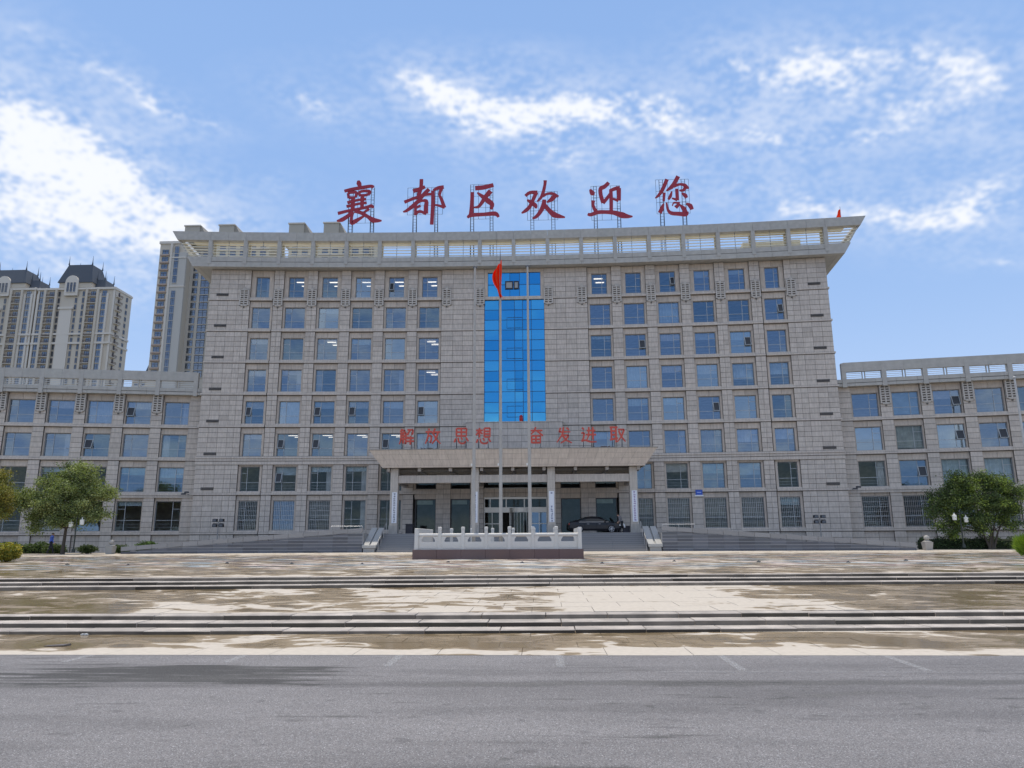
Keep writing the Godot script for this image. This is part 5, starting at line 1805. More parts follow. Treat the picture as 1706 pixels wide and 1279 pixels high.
	for k in 3:
		shrub("low_shrub", ["dark low shrub under the left tree, left of its trunk", "dark low shrub under the left tree, right of its trunk", "dark low shrub between the left tree and the ramp"][k], "shrub", Vector3(-39.2 + 2.9 * k, PLAZA, 9.8), Vector3(1.0, 0.75, 0.5), 1400, 0.13, [Color(0.11, 0.16, 0.05), Color(0.08, 0.12, 0.045)], 54 + k)

# ---------------------------------------------------------------- lettering
# brush strokes of the rooftop characters: "x,y,half width" along each stroke, strokes parted by "/"; 1279 units are one crop of 90 photo pixels
const BRUSH := {
	"xiang": "600,115,22 610,180,52 640,270,32/285,350,28 450,312,32 700,275,35 880,250,30 938,278,38/365,405,22 395,510,32/365,400,22 450,387,24 560,392,30 545,500,25/405,505,28 540,503,20/612,385,22 655,470,32/612,382,22 740,357,26 868,375,28 820,450,32/655,460,25 820,450,22/365,622,30 480,590,24 620,562,22 785,548,24/348,706,28 480,680,24 620,650,22 802,630,24/490,520,40 490,810,42/700,470,40 700,745,36/160,862,32 400,805,26 620,770,26 800,735,26 915,705,32 945,750,28/500,830,42 400,920,36 260,1010,42 145,1036,10/490,850,32 468,1000,26 482,1085,42 560,1050,42 680,980,26 760,930,14/865,770,26 740,860,18/540,812,42 680,860,36 850,960,36 950,1030,56 1080,1050,32 1155,1050,8",
	"du": "530,108,38 525,300,38 490,420,40 478,560,40/340,382,40 480,340,38 620,285,30/145,632,32 300,572,28 450,522,28 620,470,28 765,460,24/712,345,38 600,450,36 500,580,36 420,660,40 300,760,36 200,830,28 122,856,8/408,700,30 408,935,28/420,665,20 550,610,20 655,622,40 650,750,46 650,900,48/430,760,25 525,718,22/410,902,30 510,850,28 655,912,26/802,380,38 806,700,38 790,1155,38/810,372,20 920,322,35 1055,302,36/1000,330,36 960,480,26 1010,600,36 1072,775,42/850,710,14 940,727,22 1080,775,28",
	"qu": "385,312,46 600,296,46 820,246,38/320,405,38 310,700,42 290,925,46/208,986,20 300,932,40 600,920,36 860,910,46 940,985,25/438,420,14 560,510,40 700,620,56 790,700,46 766,808,20/752,388,52 640,510,46 540,660,36 460,745,28 355,756,9",
	"huan": "222,486,30 330,412,32 510,405,30/480,420,42 400,590,36 320,740,38 220,830,36 125,882,12/262,580,14 370,650,46 460,720,44 466,775,20/702,142,38 690,250,32 640,440,36 580,550,30 502,622,12/640,502,30 740,452,22 880,450,28 1012,522,22/930,500,50 850,580,46 735,648,12/672,588,40 650,720,52 560,880,42 460,980,32 380,1006,10/680,720,46 800,850,46 900,935,62 1030,975,40 1162,1002,8",
	"ying": "180,340,20 230,420,56 292,436,25/250,600,42 240,700,32 290,820,36 340,860,30/105,906,25 180,922,36 350,872,40 550,870,38 750,890,46 950,950,66 1080,980,40 1198,986,8/642,192,38 540,280,42 440,330,46 440,480,42 490,652,40/490,660,36 600,540,36 665,450,25/690,380,38 690,600,40 680,875,38/660,382,30 800,332,38 915,312,36/890,330,46 880,605,42/735,565,20 870,612,30",
	"nin": "455,182,42 380,330,42 300,460,40 220,550,30 140,606,10/370,490,32 345,685,25/740,118,46 640,270,46 560,360,46 428,441,12/620,342,36 780,302,22 900,332,36 988,406,15/920,370,42 850,440,30 755,440,12/690,408,36 690,665,36/690,662,30 555,618,10/560,468,14 520,570,36 468,642,25/808,504,14 890,560,42 922,615,30/342,738,14 290,850,46 238,945,46/415,718,16 440,880,25 520,960,38 700,980,42 880,992,50 902,940,40/880,960,46 830,860,46 755,785,15/560,792,12 590,730,16 670,725,16 740,750,36/640,832,42 740,750,30/908,748,14 1000,800,46 1042,885,36"}
# slogan characters on a 100 grid
const PLAIN := {
	"jie": "22,4 10,24/18,13 40,13 32,25/14,27 14,72 5,96/14,27 45,27 45,93 38,88/14,46 45,46/14,64 45,64/29,27 29,92/54,10 90,10 86,38 78,34/70,12 54,42/60,50 53,66/56,60 94,60/50,78 97,78/74,46 74,99",
	"fang": "24,3 29,14/5,23 47,23/24,23 18,62 5,94/20,48 43,48 38,88 27,82/64,3 49,38/56,25 96,25/84,25 70,66 46,95/56,36 72,68 99,95",
	"si": "20,5 20,50/20,5 82,5 82,50/20,27 82,27/50,5 50,50/20,50 82,50/16,64 7,88/30,60 34,86 50,95 72,93 75,80/48,58 57,73/80,60 94,82",
	"xiang": "5,18 47,18/26,3 26,60/26,20 5,46/26,22 45,40/56,5 56,58/56,5 91,5 91,58/56,23 91,23/56,40 91,40/56,57 91,57/16,70 7,92/30,68 34,88 50,97 74,95 77,84/48,64 57,79/82,66 95,87",
	"fen": "8,22 92,22/50,2 40,26 6,56/54,22 94,54/24,54 24,97/24,54 78,54 78,97/24,75 78,75/51,54 51,96/24,95 78,95",
	"fa": "30,7 21,32 90,32/48,3 40,48 6,94/38,52 79,52 60,80 28,99/42,56 64,82 98,98/66,7 81,20",
	"jin": "12,7 23,20/7,40 25,40 20,70 7,88/6,88 30,82 60,93 99,93/40,26 93,26/34,50 97,50/54,5 52,54 41,80/78,5 78,80",
	"qu": "5,8 53,8/14,8 14,80/42,8 42,98/14,30 42,30/14,52 42,52/3,83 53,72/56,22 93,22 76,62 49,95/60,30 76,66 99,94"}

# a stroke as a slab of its own thickness, joined into one letter body
func stroke(b: Builder, pts: Array, wid: Array, z0: float, z1: float, col: Color) -> void:
	# smooth the line first
	var p := []
	var w := []
	for k in pts.size() - 1:
		var a: Vector2 = pts[maxi(k - 1, 0)]
		var s: Vector2 = pts[k]
		var e: Vector2 = pts[k + 1]
		var f: Vector2 = pts[mini(k + 2, pts.size() - 1)]
		var steps := 4
		for j in steps:
			var t := j / float(steps)
			p.push_back(s.cubic_interpolate(e, a, f, t) if pts.size() > 2 else s.lerp(e, t))
			w.push_back(lerpf(wid[k], wid[k + 1], t))
	p.push_back(pts[pts.size() - 1])
	w.push_back(wid[wid.size() - 1])
	var n := p.size()
	for k in n - 1:
		var da: Vector2 = (p[mini(k + 1, n - 1)] - p[maxi(k - 1, 0)]).normalized().orthogonal() * w[k]
		var db: Vector2 = (p[mini(k + 2, n - 1)] - p[k]).normalized().orthogonal() * w[k + 1]
		var l0: Vector2 = p[k] + da
		var r0: Vector2 = p[k] - da
		var l1: Vector2 = p[k + 1] + db
		var r1: Vector2 = p[k + 1] - db
		var q := [Vector3(l0.x, l0.y, z0), Vector3(r0.x, r0.y, z0), Vector3(l1.x, l1.y, z0), Vector3(r1.x, r1.y, z0), Vector3(l0.x, l0.y, z1), Vector3(r0.x, r0.y, z1), Vector3(l1.x, l1.y, z1), Vector3(r1.x, r1.y, z1)]
		var turned := (r0 - l0).cross(l1 - l0) < 0.0
		if turned:
			q = [q[1], q[0], q[3], q[2], q[5], q[4], q[7], q[6]]
		b.hexa(q, col)

func parse(text: String) -> Array:
	var out := []
	for s in text.split("/"):
		var line := []
		for p in s.split(" "):
			var f := p.split_floats(",")
			line.push_back(f)
		out.push_back(line)
	return out

func build_roof_signs() -> void:
	# name, left, top, right, bottom of the crop on the sign plane, posts in crop units, label
	var specs := [
		["xiang", -19.14, 39.33, -13.15, 33.05, [390, 480, 890, 960], "first large red character, leftmost on the roof, crowded with many strokes", [390, 270, 960, 1085]],
		["du", -12.06, 39.28, -6.24, 33.02, [345, 425, 850, 915], "second large red character from the left on the roof, with a long upright stroke", [215, 290, 1030, 915]],
		["qu", -5.67, 39.11, 0.0, 32.87, [275, 350, 735, 805], "third large red character on the roof, an open box round a cross", [275, 215, 805, 1015]],
		["huan", 0.35, 38.95, 5.89, 32.73, [340, 415, 840, 920], "fourth large red character on the roof, with sweeping diagonal legs", [265, 385, 990, 1040]],
		["ying", 7.28, 38.76, 12.66, 32.58, [265, 340, 840, 915], "fifth large red character on the roof, underlined by a long sweeping stroke", [205, 250, 915, 1040]],
		["nin", 14.16, 38.92, 19.39, 32.75, [260, 350, 820, 910], "sixth large red character, rightmost on the roof, with dots along its foot", [170, 170, 1000, 960]]]
	var red := Color(0.43, 0.025, 0.055)
	for s in specs:
		var at := Vector3((s[1] + s[3]) / 2, DECK + 0.42, 1.6 - 2.3)
		# the plane stands behind the parapet; scale about the crop keeps the size on the roof
		var grow := 1.032
		var w: float = (s[3] - s[1]) / 1279.0 * grow
		var h: float = (s[2] - s[4]) / 1279.0 * grow
		var cx: float = ((s[1] + s[3]) / 2 - 2.63) * grow + 2.63
		var cy: float = ((s[2] + s[4]) / 2 - 1.6) * grow + 1.6
		at = Vector3(cx, DECK + 0.42, -0.67)
		var t := thing("roof_sign_character", s[6], "sign character", at, "red characters on the roof")
		var px := func(x: float) -> float: return (x - 639.5) * w
		var py := func(y: float) -> float: return cy - at.y + (639.5 - y) * h
		var b := Builder.new()
		for line in parse(BRUSH[s[0]]):
			var pts := []
			var wid := []
			for f in line:
				pts.push_back(Vector2(px.call(f[0]), py.call(f[1])))
				wid.push_back(f[2] * (w + h) / 2 * 1.04)
			var zz := rng.randf_range(0.0, 0.03)
			stroke(b, pts, wid, 0.06 + zz, 0.22 + zz, red)
		part(t, "lettering", b, M.red_metal)
		# scaffold: four lattice posts and a light outline frame
		var f := Builder.new()
		var iron := Color(0.10, 0.12, 0.15)
		var r := 0.026
		var fr: Array = s[7]
		var lo := 0.0
		for x in s[5]:
			f.bar(Vector3(px.call(x), lo, -0.05), Vector3(px.call(x), py.call(fr[1]), -0.05), 0.034, iron)
			f.bar(Vector3(px.call(x), lo, -0.9), Vector3(px.call(x), py.call(fr[1]) * 0.75, -0.12), 0.03, iron)
		for k in 2:
			var xa: float = px.call(s[5][k * 2])
			var xb: float = px.call(s[5][k * 2 + 1])
			var y := 2.4
			while y < py.call(fr[1]):
				f.bar(Vector3(xa, y, -0.05), Vector3(xb, y, -0.05), 0.02, iron, 4)
				y += 0.33
		var x0: float = px.call(fr[0])
		var x1: float = px.call(fr[2])
		var y0: float = py.call(fr[3])
		var y1: float = py.call(fr[1])
		for e in [[x0, y0, x1, y0], [x0, y1, x1, y1], [x0, y0, x0, y1], [x1, y0, x1, y1], [x0, lerpf(y0, y1, 0.33), x1, lerpf(y0, y1, 0.33)], [x0, lerpf(y0, y1, 0.66), x1, lerpf(y0, y1, 0.66)], [lerpf(x0, x1, 0.36), y0, lerpf(x0, x1, 0.36), y1], [lerpf(x0, x1, 0.68), y0, lerpf(x0, x1, 0.68), y1]]:
			f.bar(Vector3(e[0], e[1], 0.02), Vector3(e[2], e[3], 0.02), 0.021, iron, 4)
		part(t, "scaffold", f, M.steel)

func build_slogan() -> void:
	var names := ["jie", "fang", "si", "xiang", "fen", "fa", "jin", "qu"]
	var xs := [-9.60, -7.22, -4.62, -2.62, 2.12, 4.66, 6.85, 9.44]
	var words := ["first red slogan character over the canopy, farthest left", "second red slogan character over the canopy from the left", "third red slogan character from the left, boxed top over three dots", "fourth red slogan character, just left of the gap in the slogan", "fifth red slogan character, just right of the gap, boxed at its foot", "sixth red slogan character, with wide spreading legs", "seventh red slogan character, second from the right end", "eighth red slogan character over the canopy, farthest right"]
	for k in 8:
		var t := thing("slogan_character", words[k], "sign character", Vector3(xs[k], 9.55, 6.75), "red slogan on the canopy")
		var b := Builder.new()
		var up := 0.42
		for line in parse(PLAIN[names[k]]):
			var pts := []
			var wid := []
			for j in line.size():
				pts.push_back(Vector2((line[j][0] - 50.0) * 0.0146, up + (100.0 - line[j][1]) * 0.0152))
				wid.push_back(0.078 if j < line.size() - 1 or line.size() == 2 else 0.05)
			var zz := rng.randf_range(0.0, 0.02)
			# straight joints: one slab for each leg
			for j in pts.size() - 1:
				stroke(b, [pts[j], pts[j + 1]], [wid[j], wid[j + 1]], zz, 0.1 + zz, Color(0.66, 0.10, 0.07))
		part(t, "lettering", b, M.red_metal)
		var f := Builder.new()
		for x in [-0.45, 0.42]:
			f.bar(Vector3(x, 0, -0.03), Vector3(x, 1.6, -0.03), 0.022, Color(0.05, 0.06, 0.09))
			f.bar(Vector3(x, 0.02, -0.6), Vector3(x, 1.0, -0.03), 0.018, Color(0.05, 0.06, 0.09))
			f.box(Vector3(x - 0.14, 0.0, -0.16), Vector3(x + 0.14, 0.07, 0.12), Color(0.05, 0.05, 0.06))
		part(t, "stand", f, M.steel)

func build_name_boards() -> void:
	# white boards with a column of small characters; too far off to read
	var r := RandomNumberGenerator.new()
	var xs := [-10.70, -3.40, 3.46, 10.84]
	var words := ["tall white name board on the leftmost entrance column", "tall white name board on the column left of the doors", "tall white name board with fewer characters, on the column right of the doors", "tall white name board on the rightmost entrance column"]
	var ink := [Color(0.05, 0.06, 0.12), Color(0.08, 0.08, 0.26), Color(0.05, 0.08, 0.22), Color(0.20, 0.10, 0.34)]
	for k in 4:
		r.seed = 300 + k
		var t := thing("name_board", words[k], "sign board", Vector3(xs[k], PLAT + 0.93, 6.055), "white boards on the columns")
		var b := Builder.new()
		var h := 2.75
		b.cbox(Vector3(-0.23, 0, 0), Vector3(0.23, h, 0.05), 0.012, Color(0.70, 0.74, 0.80))
		part(t, "board", b, M.plastic)
		var n := 13
		var p := Builder.new()
		for c in n:
			if k == 2 and c < 6 and c > 0:
				continue
			var cy := h - 0.16 - c * (h - 0.3) / (n - 1)
			# upright and level strokes in a small square
			for q in 4:
				var x := r.randf_range(-0.09, 0.07)
				p.box(Vector3(x, cy - r.randf_range(0.05, 0.085), 0.05), Vector3(x + 0.018, cy + r.randf_range(0.04, 0.085), 0.053), ink[k])
				var y := cy + r.randf_range(-0.08, 0.07)
				p.box(Vector3(-r.randf_range(0.06, 0.1), y, 0.05), Vector3(r.randf_range(0.06, 0.1), y + 0.016, 0.0535), ink[k])
		part(t, "lettering", p, M.plastic)

# ---------------------------------------------------------------- flag terrace
func build_balustrade() -> void:
	var t := thing("marble_balustrade", "white marble balustrade on a dark red granite base round the flagpoles", "balustrade", Vector3(0.22, PLAZA, 32.5))
	var white := Color(0.82, 0.79, 0.73)
	var base := Builder.new()
	for k in 7:
		base.cbox(Vector3(lerpf(-4.56, 4.56, k / 7.0) + 0.003, -0.03, -0.4), Vector3(lerpf(-4.56, 4.56, (k + 1) / 7.0) - 0.003, 0.5, 0.1), 0.008, jit(Color(0.18, 0.118, 0.108), 0.08))
	for q in [-1, 1]:
		base.box(Vector3(q * 4.56 - (0.5 if q > 0 else 0.0), -0.03, -5.7), Vector3(q * 4.56 + (0.0 if q > 0 else 0.5), 0.498, -0.41), Color(0.18, 0.118, 0.108))
	base.box(Vector3(-4.05, -0.03, -5.7), Vector3(4.05, 0.47, -0.41), Color(0.20, 0.19, 0.18))
	part(t, "base", base, M.granite)
	var rise := 0.5
	for row in 2:
		var z := -0.15 if row == 0 else -5.3
		var n := 7
		for k in n + 1:
			var x := lerpf(-4.38, 4.38, float(k) / n)
			if k == 0 or k == n:
				continue
			var p := Builder.new()
			p.cbox(Vector3(x - 0.085, rise, z - 0.09), Vector3(x + 0.085, rise + 1.03, z + 0.09), 0.012, jit(white, 0.03))
			p.cbox(Vector3(x - 0.095, rise + 1.03, z - 0.1), Vector3(x + 0.095, rise + 1.19, z + 0.1), 0.02, jit(white, 0.03))
			part(t, "post", p, M.concrete_white)
		for k in n:
			var xa := lerpf(-4.38, 4.38, float(k) / n) + 0.085
			var xb := lerpf(-4.38, 4.38, float(k + 1) / n) - 0.085
			var p := Builder.new()
			var c := jit(white, 0.03)
			# sunk panel below, two shaped brackets, hand rail above
			if row == 1:
				# the far row is open below its rail
				var rr := Builder.new()
				rr.tube([Vector3(xa, rise + 0.755, z), Vector3(xb, rise + 0.755, z)], [0.095, 0.095], c, 8)
				part(t, "hand_rail", rr, M.concrete_white)
				continue
			p.box(Vector3(xa, rise, z - 0.07), Vector3(xb, rise + 0.40, z + 0.07), c)
			p.box(Vector3(xa + 0.08, rise + 0.07, z + 0.07), Vector3(xb - 0.08, rise + 0.34, z + 0.085), c)
			for e in [[xa, xa + 0.17, 0.12, 1], [xb - 0.17, xb, 0.12, -1]]:
				var lo: float = e[0]
				var hi: float = e[1]
				var add: float = e[2]
				var l2 := lo - (add if e[3] < 0 else 0.0)
				var h2 := hi + (add if e[3] > 0 else 0.0)
				# narrow at the foot, shouldered towards the rail
				p.hexa([Vector3(lo, rise + 0.40, z - 0.06), Vector3(hi, rise + 0.40, z - 0.06), Vector3(lo, rise + 0.50, z - 0.06), Vector3(hi, rise + 0.50, z - 0.06), Vector3(lo, rise + 0.40, z + 0.06), Vector3(hi, rise + 0.40, z + 0.06), Vector3(lo, rise + 0.50, z + 0.06), Vector3(hi, rise + 0.50, z + 0.06)], c)
				p.hexa([Vector3(lo, rise + 0.50, z - 0.06), Vector3(hi, rise + 0.50, z - 0.06), Vector3(l2, rise + 0.68, z - 0.06), Vector3(h2, rise + 0.68, z - 0.06), Vector3(lo, rise + 0.50, z + 0.06), Vector3(hi, rise + 0.50, z + 0.06), Vector3(l2, rise + 0.68, z + 0.06), Vector3(h2, rise + 0.68, z + 0.06)], c)
			part(t, "panel", p, M.concrete_white)
			var ra := Builder.new()
			ra.tube([Vector3(xa, rise + 0.755, z), Vector3(xb, rise + 0.755, z)], [0.095, 0.095], jit(white, 0.03), 8)
			part(t, "hand_rail", ra, M.concrete_white)
	for q in [-1, 1]:
		var s := Builder.new()
		for k in 4:
			s.cbox(Vector3(q * 4.38 - 0.1, rise, lerpf(-5.45, 0.0, k / 4.0) + 0.003), Vector3(q * 4.38 + 0.1, rise + 1.12, lerpf(-5.45, 0.0, (k + 1) / 4.0) - 0.003), 0.015, jit(white, 0.03))
		part(t, "side_wall", s, M.concrete_white)

func build_flagpoles() -> void:
	var words := ["slender white flagpole on the left behind the balustrade", "central white flagpole carrying the red flag, with a pointed tip", "slender white flagpole on the right behind the balustrade"]
	for k in 3:
		var x: float = [-1.12, 0.36, 1.95][k]
		var top: float = [17.15, 17.5, 17.15][k]
		var t := thing("flagpole", words[k], "flagpole", Vector3(x, PLAZA + 0.45, 32.0), "flagpoles in the balustrade")
		var h := top - PLAZA - 0.45
		var b := Builder.new()
		b.tube([Vector3(0, 0, 0), Vector3(0, h * 0.4, 0), Vector3(0, h, 0)], [0.105, 0.085, 0.055], Color(0.50, 0.48, 0.44), 14)
		part(t, "pole", b, M.paint)
		var f := Builder.new()
		f.lathe(Vector3.ZERO, [Vector2(0.26, 0), Vector2(0.26, 0.08), Vector2(0.14, 0.16), Vector2(0.12, 0.4)], Color(0.5, 0.48, 0.44), 14)
		part(t, "foot", f, M.paint)
		var c := Builder.new()
		if k == 1:
			c.tube([Vector3(0, h, 0), Vector3(0, h + 0.25, 0), Vector3(0, h + 0.95, 0)], [0.05, 0.03, 0.006], Color(0.2, 0.2, 0.2), 8)
		else:
			c.box(Vector3(-0.12, h - 0.03, -0.05), Vector3(0.12, h + 0.05, 0.05), Color(0.14, 0.14, 0.15))
		part(t, "finial", c, M.steel)
		var cl := Builder.new()
		cl.box(Vector3(-0.17, 4.55, -0.06), Vector3(-0.08, 4.67, 0.06), Color(0.75, 0.75, 0.72))
		part(t, "cleat", cl, M.plastic)
	# the red flag hangs slack against its pole
	var b := Builder.new()
	var nx := 18
	var ny := 26
	var red := Color(0.92, 0.13, 0.03)
	var pt := func(i: int, j: int) -> Vector3:
		var u := float(i) / nx
		var v := float(j) / ny
		var wid := 0.34 + 0.40 * sin(PI * pow(v, 0.72))
		var fold := sin(u * 15.0 + v * 2.5) * (0.15 + 0.07 * v)
		var x := 0.08 - u * wid * (1.0 - 0.35 * v) + 0.03 * sin(v * 5.0 + u * 3.0)
		if u > 0.55:
			x += (u - 0.55) * (0.55 * v * v + 0.25)
		var y := -v * (2.25 - 0.2 * u) - u * (0.30 + 0.28 * (1.0 - v))
		return Vector3(x, y, fold + 0.12)
	for j in ny:
		for i in nx:
			b.quad(pt.call(i + 1, j + 1), pt.call(i, j + 1), pt.call(i, j), pt.call(i + 1, j), red)
	var fl := part(self, numbered("red_flag"), b, M.cloth)
	fl.position = Vector3(0.36, 17.55, 32.0)
	tag(fl, "red flag hanging slack from the central flagpole", "flag")
	# the little flag on the roof corner
	var rf := thing("roof_flag", "small red flag on a short staff at the right end of the roof", "flag", Vector3(33.3, 33.0, 1.9))
	var sb := Builder.new()
	sb.bar(Vector3(0, -0.4, 0), Vector3(0, 1.5, 0), 0.02, Color(0.3, 0.3, 0.32))
	part(rf, "staff", sb, M.steel)
	var fb := Builder.new()
	for j in 8:
		for i in 5:
			var f := func(a: int, c: int) -> Vector3: return Vector3(-0.52 * (a / 5.0) * (0.35 + 0.65 * c / 8.0), 1.25 - 0.95 * c / 8.0 - 0.12 * a / 5.0, 0.06 * sin(a * 2.0 + c))
			fb.quad(f.call(i + 1, j + 1), f.call(i, j + 1), f.call(i, j), f.call(i + 1, j), red)
	part(rf, "cloth", fb, M.cloth)

# ---------------------------------------------------------------- the car
func build_car() -> void:
	var car := thing("parked_car", "black saloon car parked under the right half of the entrance canopy", "car", Vector3(7.35, PLAT, 4.55))
	var black := Color(0.012, 0.013, 0.018)
	# cross sections along the length: x, sill, belt, roof, half width below, half width at the roof
	var sec := [[-2.40, 0.42, 0.80, 0.82, 0.62, 0.5], [-2.30, 0.30, 0.90, 0.97, 0.78, 0.62], [-1.85, 0.22, 0.95, 1.06, 0.89, 0.66], [-1.45, 0.20, 0.95, 1.16, 0.91, 0.62], [-0.85, 0.19, 0.94, 1.40, 0.92, 0.58], [-0.25, 0.19, 0.93, 1.46, 0.92, 0.58], [0.35, 0.19, 0.92, 1.42, 0.92, 0.58], [0.85, 0.19, 0.91, 1.21, 0.92, 0.62], [1.25, 0.20, 0.90, 0.99, 0.91, 0.68], [1.75, 0.21, 0.84, 0.90, 0.90, 0.68], [2.15, 0.24, 0.72, 0.78, 0.83, 0.6], [2.36, 0.32, 0.58, 0.60, 0.64, 0.48]]
	var ring := func(s: Array) -> Array:
		var out := []
		for e in [[s[4] * 0.93, s[1]], [s[4], s[1] + 0.16], [s[4] * 1.0, lerpf(s[1], s[2], 0.65)], [s[4] * 0.965, s[2]], [lerpf(s[4], s[5], 0.55), lerpf(s[2], s[3], 0.6)], [s[5], s[3] - 0.02], [s[5] * 0.5, s[3] + 0.02], [0.0, s[3] + 0.03]]:
			out.push_back(Vector3(s[0], e[1], e[0]))
		var m := out.duplicate()
		m.reverse()
		for p in m.slice(1):
			out.push_back(Vector3(p.x, p.y, -p.z))
		return out
	var b := Builder.new()
	var gl := Builder.new()
	for k in sec.size() - 1:
		var r0: Array = ring.call(sec[k])
		var r1: Array = ring.call(sec[k + 1])
		for j in r0.size() - 1:
			var target := b
			# side windows, windscreen and rear window
			if k >= 3 and k <= 6 and (j == 3 or j == 10):
				target = gl
			if (k == 3 or k == 7) and (j == 4 or j == 9 or j == 5 or j == 8 or j == 6 or j == 7):
				target = gl
			target.quad(r0[j], r1[j], r1[j + 1], r0[j + 1], black if target == b else Color(0.02, 0.025, 0.03))
		b.quad(r0[0], r0[r0.size() - 1], r1[r1.size() - 1], r1[0], black)
	var e0: Array = ring.call(sec[0])
	var e1: Array = ring.call(sec[sec.size() - 1])
	for j in range(1, e0.size() - 1):
		b.tri(e0[0], e0[j], e0[j + 1], black)
		b.tri(e1[0], e1[j + 1], e1[j], black)
	part(car, "body", b, M.car_paint)
	part(car, "window_glass", gl, M.car_paint)
	for q in [-1, 1]:
		# doors as raised lines, sill trim, mirror
		var d := Builder.new()
		for x in [-0.95, 0.08, 1.02]:
			d.box(Vector3(x - 0.008, 0.32, q * 0.923 - 0.004), Vector3(x + 0.008, 0.9, q * 0.923 + 0.004), Color(0.002, 0.002, 0.002))
		d.box(Vector3(-1.45, 0.93, q * 0.90 - 0.015), Vector3(1.2, 0.96, q * 0.90 + 0.015), Color(0.45, 0.45, 0.46))
		part(car, "door_trim", d, M.metal)
		for x in [-0.75, 0.28]:
			var h := Builder.new()
			h.box(Vector3(x, 0.76, q * 0.925 - 0.015), Vector3(x + 0.2, 0.79, q * 0.925 + 0.02), Color(0.35, 0.35, 0.36))
			part(car, "door_handle", h, M.metal)
		var m := Builder.new()
		m.cbox(Vector3(0.78, 0.93, q * 1.0 - 0.09), Vector3(0.93, 1.06, q * 1.0 + 0.09), 0.03, black)
		part(car, "mirror", m, M.car_paint)
		var l := Builder.new()
		l.box(Vector3(2.0, 0.60, q * 0.66 - 0.14), Vector3(2.24, 0.70, q * 0.66 + 0.15), Color(0.7, 0.72, 0.75))
		part(car, "headlight", l, M.metal)
		var tl := Builder.new()
		tl.box(Vector3(-2.37, 0.72, q * 0.6 - 0.14), Vector3(-2.2, 0.84, q * 0.6 + 0.16), Color(0.45, 0.04, 0.03))
		part(car, "tail_light", tl, M.plastic)
		for x in [-1.42, 1.43]:
			var w := Builder.new()
			w.tube([Vector3(x, 0.33, q * 0.93 - 0.115), Vector3(x, 0.33, q * 0.93 - 0.09), Vector3(x, 0.33, q * 0.93 + 0.0), Vector3(x, 0.33, q * 0.93 + 0.02)], [0.30, 0.335, 0.335, 0.30], Color(0.015, 0.015, 0.016), 24)
			var wheel := part(car, "wheel", w, M.rubber)
			var rim := Builder.new()
			for s in 7:
				var a := TAU * s / 7.0
				rim.bar(Vector3(x, 0.33, q * 0.955), Vector3(x + 0.22 * cos(a), 0.33 + 0.22 * sin(a), q * 0.95), 0.03, Color(0.55, 0.56, 0.58), 5)
			rim.tube([Vector3(x, 0.33, q * 0.94), Vector3(x, 0.33, q * 0.945)], [0.235, 0.235], Color(0.16, 0.16, 0.17), 20)
			for s in 20:
				var a := TAU * s / 20.0
				var a2 := TAU * (s + 1) / 20.0
				rim.bar(Vector3(x + 0.235 * cos(a), 0.33 + 0.235 * sin(a), q * 0.952), Vector3(x + 0.235 * cos(a2), 0.33 + 0.235 * sin(a2), q * 0.952), 0.018, Color(0.55, 0.56, 0.58), 4)
			part(wheel, "rim", rim, M.metal)

